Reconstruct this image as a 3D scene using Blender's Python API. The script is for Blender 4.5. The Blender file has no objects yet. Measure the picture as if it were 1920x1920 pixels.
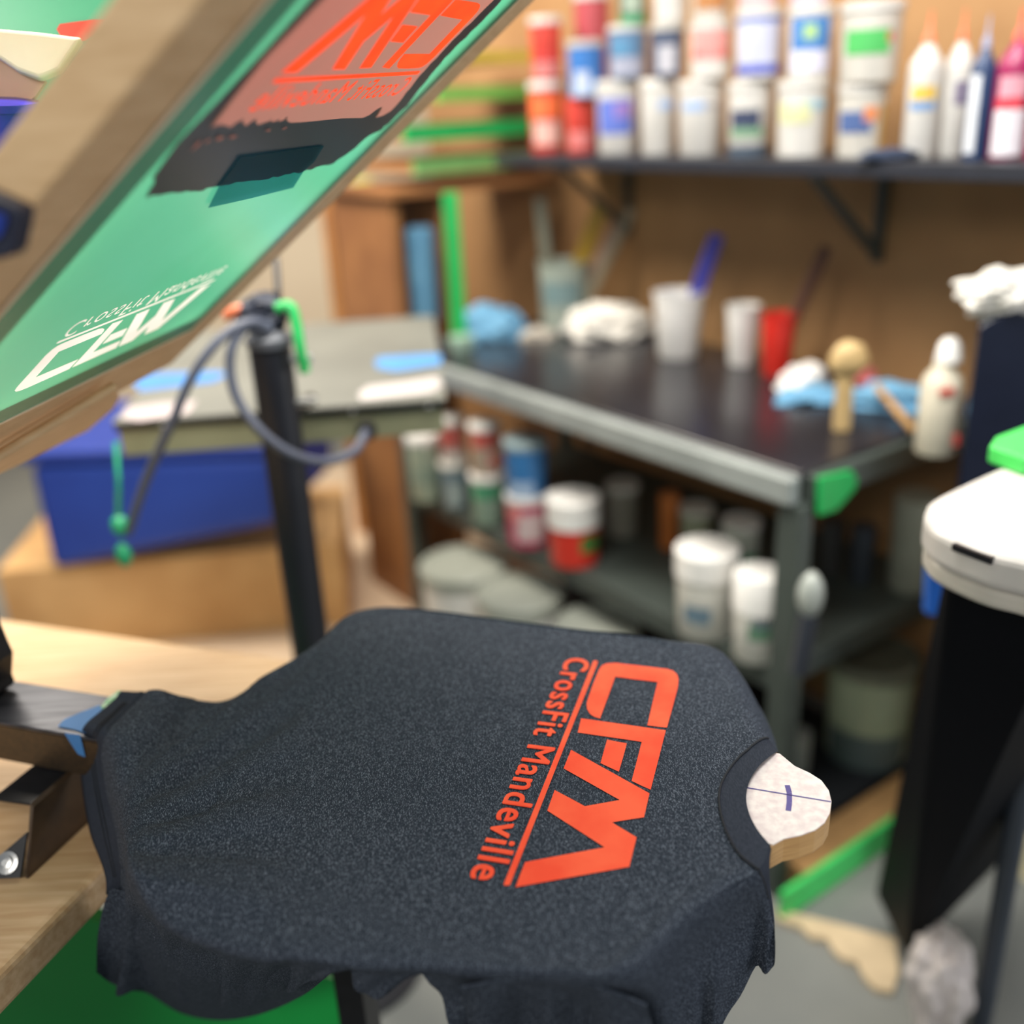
import bpy, bmesh, math, random
from mathutils import Vector, Matrix, noise
random.seed(7)
SC = bpy.context.scene
COL = SC.collection
# ------------------------------------------------------------------ camera
F = 1900.0; CH = 1.5
_nad = Vector((234.0, 4690.0, F)); UP = (-_nad).normalized()
_z = Vector((0, 0, 1)); FW = (_z - UP * _z.dot(UP)).normalized(); RT = FW.cross(UP).normalized()
if RT.x < 0: RT = -RT
M3 = Matrix((RT, FW, UP))            # camera frame (x right, y down, z forward) -> room frame
CAMP = Vector((0, 0, CH))
cam = bpy.data.cameras.new('camera'); co = bpy.data.objects.new('camera', cam); COL.objects.link(co)
cr, cu, cf = M3 @ Vector((1, 0, 0)), M3 @ Vector((0, -1, 0)), M3 @ Vector((0, 0, 1))
co.matrix_world = Matrix(((cr.x, cu.x, -cf.x, 0), (cr.y, cu.y, -cf.y, 0), (cr.z, cu.z, -cf.z, CH), (0, 0, 0, 1)))
cam.sensor_width = 36; cam.lens = 36 * F / 1920; cam.clip_start = 0.02
cam.dof.use_dof = True; cam.dof.focus_distance = 0.80; cam.dof.aperture_fstop = 1.8
SC.camera = co
# ------------------------------------------------------------------ light
w = bpy.data.worlds.new('world'); SC.world = w; w.use_nodes = True
w.node_tree.nodes['Background'].inputs[0].default_value = (0.80, 0.90, 1.0, 1)
w.node_tree.nodes['Background'].inputs[1].default_value = 0.27
def area(name, loc, tgt, sx, sy, e, c=(1, 0.96, 0.88)):
    l = bpy.data.lights.new(name, 'AREA'); l.shape = 'RECTANGLE'; l.size = sx; l.size_y = sy; l.energy = e; l.color = c
    o = bpy.data.objects.new(name, l); COL.objects.link(o); o.location = loc
    o.rotation_euler = (Vector(tgt) - Vector(loc)).to_track_quat('-Z', 'Y').to_euler(); return o
area('ceiling_light_press', (-0.25, 1.15, 2.6), (-0.15, 1.0, 0), 1.2, 0.35, 34, (1, 0.94, 0.85))
area('ceiling_light_bench', (0.35, 1.1, 2.6), (0.5, 1.9, 0.4), 1.3, 0.4, 38, (1, 0.97, 0.92))
area('ceiling_light_back', (-1.2, 2.6, 2.6), (-1.0, 3.2, 0), 1.3, 0.6, 82, (1, 0.90, 0.76))
area('ceiling_light_left', (-0.7, -1.1, 2.3), (-0.3, 0.6, 1.4), 0.9, 0.5, 24, (1, 0.95, 0.86))
area('added_side_fill', (2.5, 0.5, 1.0), (-0.2, 0.8, 1.4), 1.3, 1.3, 22, (0.97, 0.98, 1.0))  # added fill from the right to brighten the lifted screen's underside, no real window
SC.view_settings.view_transform = 'Standard'; SC.view_settings.look = 'None'
SC.view_settings.exposure = 0.0; SC.view_settings.gamma = 1.0; SC.view_settings.use_curve_mapping = False
# ------------------------------------------------------------------ geometry helpers
def ray(px, py): return M3 @ Vector(((px - 960) / F, (py - 960) / F, 1.0))
def atz(px, py, z):
    d = ray(px, py); return CAMP + d * ((z - CH) / d.z)
def atplane(px, py, P, n):
    d = ray(px, py); return CAMP + d * ((Vector(P) - CAMP).dot(n) / d.dot(n))
def atY(px, py, Y): return atplane(px, py, (0, Y, 0), Vector((0, 1, 0)))
def srgb(r, g, b): return tuple(((c / 255) / 12.92 if c / 255 <= .04045 else ((c / 255 + .055) / 1.055) ** 2.4) for c in (r, g, b)) + (1,)
MC = {}
def mat(name, rgb, rough=0.5, metal=0.0, kind=None, rgb2=None, scale=20.0, bump=0.0, spec=0.5, stretch=(1, 1, 1), rot=(0, 0, 0), sheen=0, trans=0, coat=0):
    if name in MC: return MC[name]
    m = bpy.data.materials.new(name); m.use_nodes = True; MC[name] = m
    nt = m.node_tree; b = nt.nodes['Principled BSDF']
    b.inputs['Roughness'].default_value = rough; b.inputs['Metallic'].default_value = metal
    b.inputs['Specular IOR Level'].default_value = spec
    if sheen: b.inputs['Sheen Weight'].default_value = sheen
    if coat: b.inputs['Coat Weight'].default_value = coat
    tc = nt.nodes.new('ShaderNodeTexCoord'); mp = nt.nodes.new('ShaderNodeMapping')
    nt.links.new(tc.outputs['Object'], mp.inputs[0]); mp.inputs['Scale'].default_value = stretch; mp.inputs['Rotation'].default_value = rot
    nz = nt.nodes.new('ShaderNodeTexNoise'); nz.inputs['Scale'].default_value = scale; nz.inputs['Detail'].default_value = 5
    nt.links.new(mp.outputs[0], nz.inputs['Vector'])
    cr_ = nt.nodes.new('ShaderNodeValToRGB'); nt.links.new(nz.outputs[0], cr_.inputs[0])
    c1 = srgb(*rgb); c2 = srgb(*rgb2) if rgb2 else tuple(min(1, x * .88) for x in c1[:3]) + (1,)
    cr_.color_ramp.elements[0].position = .35; cr_.color_ramp.elements[1].position = .65
    cr_.color_ramp.elements[0].color = c2; cr_.color_ramp.elements[1].color = c1
    nt.links.new(cr_.outputs[0], b.inputs['Base Color'])
    if bump:
        bp = nt.nodes.new('ShaderNodeBump'); bp.inputs['Strength'].default_value = bump; bp.inputs['Distance'].default_value = .002
        nt.links.new(nz.outputs[0], bp.inputs['Height']); nt.links.new(bp.outputs[0], b.inputs['Normal'])
    if trans:
        tr = nt.nodes.new('ShaderNodeBsdfTranslucent'); mx = nt.nodes.new('ShaderNodeMixShader'); mx.inputs[0].default_value = trans
        nt.links.new(cr_.outputs[0], tr.inputs[0]); nt.links.new(b.outputs[0], mx.inputs[1]); nt.links.new(tr.outputs[0], mx.inputs[2])
        nt.links.new(mx.outputs[0], nt.nodes['Material Output'].inputs[0])
    return m
def plastic(rgb, rough=.35): return mat('plastic_%d_%d_%d' % rgb, rgb, rough)
def paper(rgb): return mat('paper_%d_%d_%d' % rgb, rgb, .6)

def link(name, bm, m, parent=None, loc=None, smooth=False, bevel=0, subsurf=0):
    me = bpy.data.meshes.new(name)
    if loc is not None: bmesh.ops.translate(bm, verts=bm.verts, vec=-Vector(loc))
    bmesh.ops.recalc_face_normals(bm, faces=bm.faces)
    bm.to_mesh(me); bm.free()
    o = bpy.data.objects.new(name, me); COL.objects.link(o)
    for mm in (m if isinstance(m, (list, tuple)) else [m]): me.materials.append(mm)
    if smooth:
        me.shade_smooth() if hasattr(me, 'shade_smooth') else None
        for p in me.polygons: p.use_smooth = True
        me.set_sharp_from_angle(angle=math.radians(38))
    if parent is not None: o.parent = parent
    elif loc is not None: o.location = loc
    if bevel:
        b = o.modifiers.new('bevel', 'BEVEL'); b.width = bevel; b.segments = 3; b.limit_method = 'ANGLE'; b.angle_limit = math.radians(40)
    if subsurf:
        s = o.modifiers.new('subsurf', 'SUBSURF'); s.levels = subsurf; s.render_levels = subsurf
    return o
def tag(o, label, cat, group=None, kind=None):
    o['label'] = label; o['category'] = cat
    if group: o['group'] = group
    if kind: o['kind'] = kind
    return o
def thing(name, label, cat, loc, group=None):
    o = bpy.data.objects.new(name, None); COL.objects.link(o); o.location = loc; o.empty_display_size = .05
    return tag(o, label, cat, group)
def struct(name, bm, m, **k):
    o = link(name, bm, m, **k); o['kind'] = 'structure'; return o
def box(bm, c, sx, sy, sz, X=(1, 0, 0), Y=(0, 1, 0), Z=None):
    X = Vector(X).normalized(); Y = Vector(Y).normalized(); Z = Vector(Z).normalized() if Z else X.cross(Y)
    c = Vector(c); v = []
    for i in (-1, 1):
        for j in (-1, 1):
            for k in (-1, 1): v.append(bm.verts.new(c + X * sx / 2 * i + Y * sy / 2 * j + Z * sz / 2 * k))
    for f in ((0, 1, 3, 2), (4, 6, 7, 5), (0, 4, 5, 1), (2, 3, 7, 6), (0, 2, 6, 4), (1, 5, 7, 3)): bm.faces.new([v[i] for i in f])
    return bm
def prism(bm, pts, vec):
    vec = Vector(vec); a = [bm.verts.new(p) for p in pts]; b = [bm.verts.new(Vector(p) + vec) for p in pts]
    n = len(pts); bm.faces.new(a); bm.faces.new(b[::-1])
    for i in range(n): bm.faces.new([a[i], b[i], b[(i + 1) % n], a[(i + 1) % n]])
    return bm
def flat(bm, pts):
    bm.faces.new([bm.verts.new(p) for p in pts]); return bm
def lathe(bm, prof, n=28, c=(0, 0, 0), axis=(0, 0, 1)):
    q = Vector((0, 0, 1)).rotation_difference(Vector(axis)); c = Vector(c); rings = []
    for r, z in prof:
        rings.append([bm.verts.new(c + q @ Vector((max(r, 1e-5) * math.cos(2 * math.pi * i / n), max(r, 1e-5) * math.sin(2 * math.pi * i / n), z))) for i in range(n)])
    for a, b in zip(rings, rings[1:]):
        for i in range(n): bm.faces.new([a[i], a[(i + 1) % n], b[(i + 1) % n], b[i]])
    bm.faces.new(rings[0][::-1]); bm.faces.new(rings[-1]); return bm
def cr_path(P, k=8):
    P = [Vector(p) for p in P]; out = []
    Q = [P[0] * 2 - P[1]] + P + [P[-1] * 2 - P[-2]]
    for i in range(1, len(Q) - 2):
        for j in range(k):
            t = j / k; a, b, c, d = Q[i - 1:i + 3]
            out.append(.5 * ((2 * b) + (c - a) * t + (2 * a - 5 * b + 4 * c - d) * t * t + (3 * b - a - 3 * c + d) * t ** 3))
    out.append(P[-1]); return out
def tube(bm, P, r, n=12, smooth=8, r2=None):
    P = cr_path(P, smooth) if smooth > 1 and len(P) > 2 else [Vector(p) for p in P]
    rings = []; up = Vector((.13, .3, 1))
    for i, p in enumerate(P):
        t = (P[min(i + 1, len(P) - 1)] - P[max(i - 1, 0)]).normalized()
        a = t.cross(up); a = a.normalized() if a.length > 1e-3 else Vector((1, 0, 0)); b = t.cross(a).normalized()
        rr = r if r2 is None else r + (r2 - r) * i / (len(P) - 1)
        rings.append([bm.verts.new(p + (a * math.cos(2 * math.pi * j / n) + b * math.sin(2 * math.pi * j / n)) * rr) for j in range(n)])
    for a, b in zip(rings, rings[1:]):
        for j in range(n): bm.faces.new([a[j], a[(j + 1) % n], b[(j + 1) % n], b[j]])
    bm.faces.new(rings[0][::-1]); bm.faces.new(rings[-1]); return bm
def grid_surface(bm, rows, thick=None):
    g = [[bm.verts.new(p) for p in r] for r in rows]
    for a, b in zip(g, g[1:]):
        for j in range(len(a) - 1): bm.faces.new([a[j], a[j + 1], b[j + 1], b[j]])
    return g
def blob(bm, c, rx, ry, rz, seed=0, rough=.25, sub=4, freq=2.2, floor=None):
    r = bmesh.ops.create_icosphere(bm, subdivisions=sub, radius=1)
    for v in r['verts']:
        d = v.co.normalized(); k = 1 + rough * (noise.noise(d * freq + Vector((seed, 0, 0))) + .5 * noise.noise(d * freq * 2.3 + Vector((0, seed, 0))))
        v.co = Vector((d.x * rx * k, d.y * ry * k, d.z * rz * k)) + Vector(c)
        if floor is not None and v.co.z < floor: v.co.z = floor
    return bm
V = Vector
# ------------------------------------------------------------------ axes of the room
PU = V((.943, -.333, 0)); PW = V((.333, .943, 0))            # along the press arm / across the shirt board
E1 = V((-.572, .82, 0)).normalized(); E2 = V((.82, .572, 0)).normalized()   # along the bench / into the wall
B0 = V((.476, 1.586, 0))
def bp(s, d, z): return B0 + E1 * s + E2 * d + V((0, 0, z))
def bench_at(px, py, z): p = atz(px, py, z) - B0; return p.dot(E1), p.dot(E2)
def wall_at(px, py, d): p = atplane(px, py, B0 + E2 * d, E2) - B0; return p.dot(E1), p.z
def pxm(P): return (M3.transposed() @ (V(P) - CAMP)).z / F     # metres per photo pixel at P

# ------------------------------------------------------------------ materials
WOOD = mat('butcher_block', (208, 176, 136), .52, rgb2=(188, 152, 110), scale=9, stretch=(1.2, 14, 14), rot=(0, 0, .34), bump=.05)
WOODEDGE = mat('butcher_block_edge', (150, 112, 76), .5, rgb2=(120, 86, 58), scale=12)
FRAME = mat('pale_frame_wood', (216, 184, 142), .55, rgb2=(202, 168, 125), scale=9, stretch=(3, 3, 22), rot=(0, .88, 0), bump=.04)
PALE = mat('bare_pine', (236, 220, 192), .5, rgb2=(226, 205, 172), scale=10)
BLACKSTEEL = mat('black_steel', (34, 35, 40), .32, metal=.3, rgb2=(27, 28, 32), scale=60, spec=.6)
ARMSTEEL = mat('arm_steel', (84, 86, 94), .38, metal=.6, rgb2=(58, 60, 68), scale=14, stretch=(1, 10, 10), rot=(0, 0, .34))
CHROME = mat('zinc', (190, 190, 190), .3, metal=.9)
BENCHTOP = mat('bench_top_black', (40, 40, 46), .24, rgb2=(32, 32, 37), scale=5)
BENCHSTEEL = mat('bench_grey_steel', (150, 156, 154), .45, metal=.1, rgb2=(136, 142, 140), scale=8)
DARKSTEEL = mat('bench_dark_steel', (68, 76, 72), .5, metal=.1)
WHITE = plastic((236, 234, 230)); OFFW = plastic((214, 212, 204))
BLUETAPE = mat('blue_tape', (62, 128, 196), .6); GREENTAPE = mat('green_tape', (70, 176, 100), .5, rgb2=(190, 214, 190), scale=120)
PLY = mat('wall_tan', (176, 136, 92), .7, rgb2=(154, 115, 75), scale=3)

# ------------------------------------------------------------------ structure
bm = bmesh.new(); box(bm, (0, 2.2, -.05), 9, 9, .1)
FLOORM = mat('concrete_floor', (128, 130, 126), .55, rgb2=(112, 115, 114), scale=2.5)
struct('floor', bm, FLOORM)
bm = bmesh.new(); c = bp(.77, .66 + .05, 1.4); box(bm, c, 2.8, .1, 2.8, E1, E2)
struct('wall_back', bm, PLY)
bm = bmesh.new(); c = V((-1.5, 5.3, 1.4)); box(bm, c, 5.6, .1, 2.8, (1, .08, 0), (-.08, 1, 0))
struct('wall_left', bm, mat('wall_cream', (232, 214, 186), .8, rgb2=(222, 202, 174), scale=2))

# ------------------------------------------------------------------ press table
ZT = .87; TC = V((-.262, 1.10, 0))
bm = bmesh.new()
pts = [TC, TC - PW * .95, TC - PW * .95 - PU * 1.0, TC - PU * 1.0]
prism(bm, [V((p.x, p.y, ZT - .038)) for p in pts], (0, 0, .038))
tb = thing('press_table', 'pale butcher block table with rounded edge under the press', 'table', (TC.x - .45, TC.y - .6, 0))
top = link('tabletop', bm, WOOD, tb, loc=tb.location, bevel=.007)
bm = bmesh.new()   # green cabinet side
q = [TC - PW * .52 - PU * .06, TC - PW * 1.0 - PU * .06, TC - PW * 1.0 - PU * .9, TC - PW * .52 - PU * .9]
# ------------------------------------------------------------------ screen print frame (lifted)
SW = M3 @ V((1403 - 960, 110 - 960, F)); SW.normalize()
SL = M3 @ V((-2363 - 960, 3380 - 960, F)); SL = (SL - SW * SL.dot(SW)).normalized(); SN = SW.cross(SL).normalized()
SP = CAMP + ray(650, 143) * .72132
def sp(w_, l_, n_=0.0): return SP + SW * w_ + SL * l_ + SN * n_
def s_at(px, py, off=0.0): return atplane(px, py, SP - SN * off, SN)
def s_local(px, py):
    p = s_at(px, py) - SP; return p.dot(SW), p.dot(SL)
scr = thing('printing_screen', 'lifted wooden screen with mint green mesh, orange stencil and white mirrored logo', 'printing screen', sp(.0, .40))
sl = scr.location
W0, WI0, WC0, WC1, WI1, W1 = -.28, -.185, -.219, .262, .247, .333
L0, L1I, L1 = -.34, .365, .494; FT = .031
def rail(name, a, b, c_, d):
    bm = bmesh.new(); prism(bm, [sp(a, c_), sp(b, c_), sp(b, d), sp(a, d)], SN * FT); return link(name, bm, FRAME, scr, loc=sl, bevel=.0022)
rail('rail', W0, WI0, L0, L1); rail('rail', WI1, W1, L0, L1); rail('rail', WI0, WI1, L1I, L1); rail('rail', WI0, WI1, L0, L0 + .055)
MESHM = mat('green_emulsion', (96, 190, 152), .25, rgb2=(84, 178, 138), scale=3, spec=.7, trans=.32)
bm = bmesh.new()   # pale bare mesh margin glued on the rails
for a, b_ in ((WC0 - .006, WC0), (WC1, WC1 + .005)):
    prism(bm, [sp(a, L0, -.0003), sp(b_, L0, -.0003), sp(b_, .400, -.0003), sp(a, .400, -.0003)], -SN * .0012)
prism(bm, [sp(WC0, .396, -.0003), sp(WC1, .396, -.0003), sp(WC1, .400, -.0003), sp(WC0, .400, -.0003)], -SN * .0012)
link('mesh_margin', bm, PALE, scr, loc=sl)
def fill(outer, holes):
    bm = bmesh.new(); es = []
    for lp in ([outer] if outer else []) + holes:
        vs = [bm.verts.new(p) for p in lp]; es += [bm.edges.new((vs[i_], vs[(i_ + 1) % len(vs)])) for i_ in range(len(vs))]
    bmesh.ops.triangle_fill(bm, use_beauty=True, use_dissolve=False, edges=es, normal=SN); return bm
def s_poly(name, P, off, m, label=None, holes=()):
    bm = fill([s_at(x, y, off) for x, y in P], [list(h) for h in holes])
    o = link(name, bm, m, scr, loc=sl)
    if label: o['label'] = label
    return o
# ------------------------------------------------------------------ the logo, digitised once on the flat shirt board
ZP = 1.0035
def c7(x, y): return (800 + x / 2.4, 1180 + y / 2.4)
LET = {
 'C': [(780, 405), (755, 398), (736, 385), (722, 362), (720, 335), (745, 262), (775, 188), (788, 168), (808, 158), (850, 155), (960, 168), (1080, 182), (1108, 190), (1126, 206), (1133, 228), (1130, 262), (1106, 355), (1081, 446), (993, 436), (1016, 338), (1040, 240), (945, 229), (848, 216), (815, 310)],
 'F': [(695, 404), (885, 431), (1076, 458), (1043, 590), (1008, 726), (965, 707), (922, 686), (945, 598), (968, 510), (824, 489), (680, 468)],
 'f2': [(812, 500), (856, 509), (901, 517), (884, 580), (865, 645), (824, 626), (782, 606), (797, 553)],
 'M': [(650, 546), (827, 644), (1003, 742), (978, 850), (906, 861), (835, 873), (945, 940), (912, 1073), (656, 1119), (400, 1165), (421, 1108), (443, 1052), (621, 1018), (800, 985), (671, 902), (543, 820), (576, 727), (644, 763), (712, 800), (790, 786), (868, 772), (742, 701), (616, 630), (633, 588)],
 'line': [(750, 147), (760, 144), (769, 147), (768, 156), (377, 1150), (372, 1157), (349, 1157), (347, 1150)],
}
def shirt_plane(x, y): X, Y = c7(x, y); return atz(X, Y, ZP)
DO = shirt_plane(759, 146); D1 = shirt_plane(361, 1157)
DA = (D1 - DO).normalized(); DB = V((0, 0, 1)).cross(DA).normalized(); DLEN = (D1 - DO).length
if (shirt_plane(1100, 300) - DO).dot(DB) < 0: DB = -DB
def dcoord(p): return ((p - DO).dot(DA) / DLEN, (p - DO).dot(DB) / DLEN)
LETD = {k: [dcoord(shirt_plane(*p)) for p in v] for k, v in LET.items()}
# caption line as font outlines
cu_ = bpy.data.curves.new('caption', 'FONT'); cu_.body = 'CrossFit Mandeville'; cu_.size = 1; cu_.space_character = 1.10; cu_.resolution_u = 4
tmp = bpy.data.objects.new('tmp', cu_); COL.objects.link(tmp); bpy.context.view_layer.update()
tme = bpy.data.meshes.new_from_object(tmp.evaluated_get(bpy.context.evaluated_depsgraph_get()))
tv = [v.co.copy() for v in tme.vertices]; tf = [list(p.vertices) for p in tme.polygons]
cu_.fill_mode = 'NONE'; cu_.offset = .010; bpy.context.view_layer.update()
tm2 = bpy.data.meshes.new_from_object(tmp.evaluated_get(bpy.context.evaluated_depsgraph_get())); nx = {}
for e_ in tm2.edges:
    for p_, q_ in (e_.vertices, reversed(e_.vertices)): nx.setdefault(p_, []).append(q_)
LOOPS = []; seen = set()
for st in nx:
    if st in seen: continue
    lp = [st]; seen.add(st); cur = st
    while True:
        n_ = [q_ for q_ in nx[cur] if q_ not in seen]
        if not n_: break
        cur = n_[0]; seen.add(cur); lp.append(cur)
    if len(lp) >= 4: LOOPS.append([tm2.vertices[k_].co.copy() for k_ in lp])
bpy.data.objects.remove(tmp); bpy.data.curves.remove(cu_)
nb = len(tv); _o = [(0, 0), (.022, 0), (-.022, 0), (0, .016), (0, -.016), (.016, .012), (-.016, .012), (.016, -.012), (-.016, -.012)]
tv = [V((v.x + ox, v.y + oy, k_ * .00007)) for k_, (ox, oy) in enumerate(_o) for v in tv]; tf = [[i_ + k_ * nb for i_ in f] for k_ in range(len(_o)) for f in tf]
tx0, tx1 = min(v.x for v in tv), max(v.x for v in tv); capH = max(v.y for v in tv)
t_base = [dcoord(shirt_plane(*p)) for p in ((622, 150), (202, 1112))]; t_top = dcoord(shirt_plane(727, 178))
ta0 = dcoord(shirt_plane(675, 135))[0]; ta1 = dcoord(shirt_plane(258, 1136))[0]
tbm = (t_base[0][1] + t_base[1][1]) / 2; tht = t_top[1] - tbm
CAP = [(ta0 + (v.x - tx0) / (tx1 - tx0) * (ta1 - ta0), tbm + v.y / capH * tht, v.z) for v in tv]
CAPL = [[(ta0 + (v.x - tx0) / (tx1 - tx0) * (ta1 - ta0), tbm + v.y / capH * tht) for v in lp] for lp in LOOPS]
def logo(mapf, prefix, m, parent, loc, nrm=V((0, 0, 1)), single=False):
    """three printed parts: letters, underline, caption; mapf(a, b) -> 3D point"""
    bm = bmesh.new()
    for k in 'CFM': flat(bm, [mapf(a, b) for a, b in LETD[k]])
    flat(bm, [mapf(a, b) for a, b in LETD['f2']]); bmesh.ops.triangulate(bm, faces=bm.faces)
    o1 = link(prefix + '_letters', bm, m, parent, loc=loc)
    bm = bmesh.new(); flat(bm, [mapf(a, b) for a, b in LETD['line']]); bmesh.ops.triangulate(bm, faces=bm.faces)
    link(prefix + '_underline', bm, m, parent, loc=loc)
    if single:
        link(prefix + '_caption', fill(None, [[mapf(a, b) for a, b in lp] for lp in CAPL]), m, parent, loc=loc); return
    bm = bmesh.new(); vs = [bm.verts.new(mapf(a, b) + nrm * h) for a, b, h in CAP]
    for f in tf:
        try: bm.faces.new([vs[i] for i in f])
        except ValueError: pass
    link(prefix + '_caption', bm, m, parent, loc=loc)
ORINK = mat('orange_ink', (255, 72, 22), .45, rgb2=(250, 62, 18), scale=30, trans=.35)
SHINK = mat('orange_print', (255, 96, 58), .7, rgb2=(246, 74, 40), scale=26, bump=.05)
WHINK = mat('white_ink', (240, 234, 226), .5, trans=.42)
def screen_map(p0, p1, flip, off, bs=1.0):
    A0, A1 = s_at(*p0, off), s_at(*p1, off); A = A1 - A0; B = SN.cross(A.normalized()) * A.length * flip * bs
    return lambda a, b: A0 + A * a + B * b
def sign_for(p0, p1, up):
    A = s_at(*p1) - s_at(*p0); return 1 if (s_at(*up) - s_at(*p0)).dot(SN.cross(A)) > 0 else -1
INK = mat('dark_ink', (38, 46, 58), .35, rgb2=(32, 38, 50), scale=6)
def ragged(P, amp, seg, sd):
    r_ = random.Random(sd); out = []
    for (x0, y0), (x1, y1) in zip(P, P[1:]):
        n = max(1, int(math.hypot(x1 - x0, y1 - y0) / seg))
        for k in range(n):
            t = k / n; out.append((x0 + (x1 - x0) * t + r_.uniform(-amp, amp) * .6, y0 + (y1 - y0) * t + r_.uniform(-amp, amp)))
    out.append(P[-1]); return out
inkL = [(640, -70), (580, 0), (493, 97), (410, 187), (333, 267), (297, 318), (288, 330), (290, 343), (281, 355), (273, 373)]
inkB = ragged([(273, 373), (285, 366), (300, 368), (312, 362), (333, 362), (367, 357), (370, 361), (407, 348), (480, 338), (567, 322), (600, 313), (633, 302), (653, 288), (675, 268), (693, 253), (715, 243), (733, 227)], 2.0, 8, 3)
inkR = ragged([(733, 227), (763, 198), (800, 150), (833, 110), (883, 60), (933, 10), (1000, -70)], 1.0, 12, 4)
pk = [(668, -70), (600, 0), (500, 103), (440, 178), (393, 240)]
tear = [(393, 240), (404, 236), (413, 233), (424, 235), (432, 239), (441, 231), (448, 228), (457, 222), (455, 229), (461, 236), (470, 229), (481, 221), (479, 228), (484, 234), (495, 230), (505, 227), (509, 221), (508, 229), (516, 228), (524, 222), (522, 229), (533, 224), (539, 217), (537, 226), (545, 230), (567, 229), (600, 226), (640, 222), (680, 221), (692, 216), (705, 206), (717, 199), (712, 207), (703, 221), (718, 217), (733, 208)]
pr = ragged([(733, 208), (752, 186), (787, 142), (850, 75), (905, 20), (925, 0), (985, -70)], .8, 14, 5)
PKP = pk + tear[1:] + pr[1:]
OM = lambda off: screen_map((785, 137), (514, 151), sign_for((785, 137), (514, 151), (900, 13)), off)
WM_ = lambda off: screen_map((108, 642), (402, 525), sign_for((108, 642), (402, 525), (18, 745)), off)
def lholes(mp): return [[mp(a, b) for a, b in LETD[k]] for k in ('C', 'F', 'f2', 'M', 'line')] + [[mp(a, b) for a, b in lp] for lp in CAPL]
s_poly('dark_ink_film', inkL + inkB[1:] + inkR[1:], .0016, INK, 'dark navy ink film with torn edges', holes=[[s_at(x, y, .0016) for x, y in PKP]])
s_poly('pink_ink_haze', PKP, .0022, mat('pink_ink', (200, 126, 114), .4, rgb2=(182, 130, 116), scale=5, trans=.18), 'pinkish see-through ink area', holes=lholes(OM(.0022)))
for P in ([(357, 285), (368, 270), (378, 262), (374, 272)], [(382, 268), (392, 260), (396, 263), (386, 268)], [(404, 264), (409, 256), (421, 256), (414, 263)], [(428, 259), (436, 254), (447, 255), (437, 260)], [(496, 245), (508, 242), (505, 247)], [(528, 243), (536, 238), (539, 239), (532, 243)]):
    s_poly('ink_gap', P, .0022, mat('pink_gap', (214, 140, 124), .5))
tape = bpy.data.materials.new('teal_tape'); tape.use_nodes = True; nt = tape.node_tree
tb_ = nt.nodes.new('ShaderNodeBsdfTransparent'); tb_.inputs[0].default_value = (.10, .42, .55, 1)
mx = nt.nodes.new('ShaderNodeMixShader'); mx.inputs[0].default_value = .25
pb = nt.nodes['Principled BSDF']; pb.inputs['Base Color'].default_value = srgb(20, 100, 110); pb.inputs['Roughness'].default_value = .4
nt.links.new(tb_.outputs[0], mx.inputs[1]); nt.links.new(pb.outputs[0], mx.inputs[2]); nt.links.new(mx.outputs[0], nt.nodes['Material Output'].inputs[0])
s_poly('tape', [(390, 390), (410, 350), (450, 294), (608, 273), (590, 303), (569, 322), (550, 352), (470, 372)], .0026, tape, 'translucent teal tape patch')


INNER = [(-.205 + WC0 * 0, 0)]
pkh = [s_at(x, y, .0008) for x, y in PKP if y > -60]
mo = [sp(a, b_, -.0008) for a, b_ in ((WC0, L0 + .02), (WC1, L0 + .02), (WC1, .396), (WC0, .396))]
bm = fill(mo, [[s_at(x, y, .0008) for x, y in [(q[0], max(q[1], -66)) for q in PKP]]] + lholes(WM_(.0008)))
link('mesh_panel', bm, MESHM, scr, loc=sl)
logo(OM(.0023), 'stencil', ORINK, scr, sl, -SN, True)
logo(WM_(.0009), 'white_logo', WHINK, scr, sl, -SN, True)

# clamp strip below the lower rail
kb = thing('screen_support', 'pale wooden support board with rounded lip below the lifted screen edge', 'board', s_at(100, 800, 0))
def sa(px, py, nn): return atplane(px, py, SP + SN * nn, SN)
bm = bmesh.new(); prism(bm, [sa(x, y, -.0012) for x, y in ((-60, 885), (0, 855), (212, 728), (220, 738), (208, 762), (160, 803), (0, 880), (-60, 908))], SN * -.004)
link('board', bm, FRAME, kb, loc=kb.location)
bm = bmesh.new(); tube(bm, [sa(-60, 890, -.0105), sa(212, 725, -.0105)], .005, smooth=1); link('lip', bm, FRAME, kb, loc=kb.location, smooth=True)

# neighbouring screen, squeegee and blue ink behind the near rail
ns = thing('printing_screen', 'second green screen with red ink blot at the top left corner of the photo', 'printing screen', atY(60, 60, .98))
NN = V((.25, -1, .15)).normalized(); NP = atY(60, 60, .98)
def na(px, py, o=0): return atplane(px, py, NP + NN * o, NN)
bm = bmesh.new(); flat(bm, [na(-80, -80), na(270, -80), na(230, 240), na(-80, 240)]); link('mesh_panel', bm, MESHM, ns, loc=NP)
bm = bmesh.new(); flat(bm, [na(x, y, .002) for x, y in ((106, 55), (112, 45), (140, 41), (175, 37), (200, 38), (190, 60), (160, 78), (142, 78), (138, 74), (130, 77), (126, 71), (110, 76), (114, 68))]); bmesh.ops.triangulate(bm, faces=bm.faces)
link('red_ink_blot', bm, mat('red_ink', (232, 66, 34), .3), ns, loc=NP)
bm = bmesh.new(); prism(bm, [na(-80, 240, -.002), na(230, 240, -.002), na(228, 265, -.002), na(-80, 265, -.002)], -NN * .03); link('rail', bm, FRAME, ns, loc=NP)
sq = thing('squeegee', 'pale wooden squeegee lying before the second green screen', 'squeegee', na(60, 100, .03))
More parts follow.
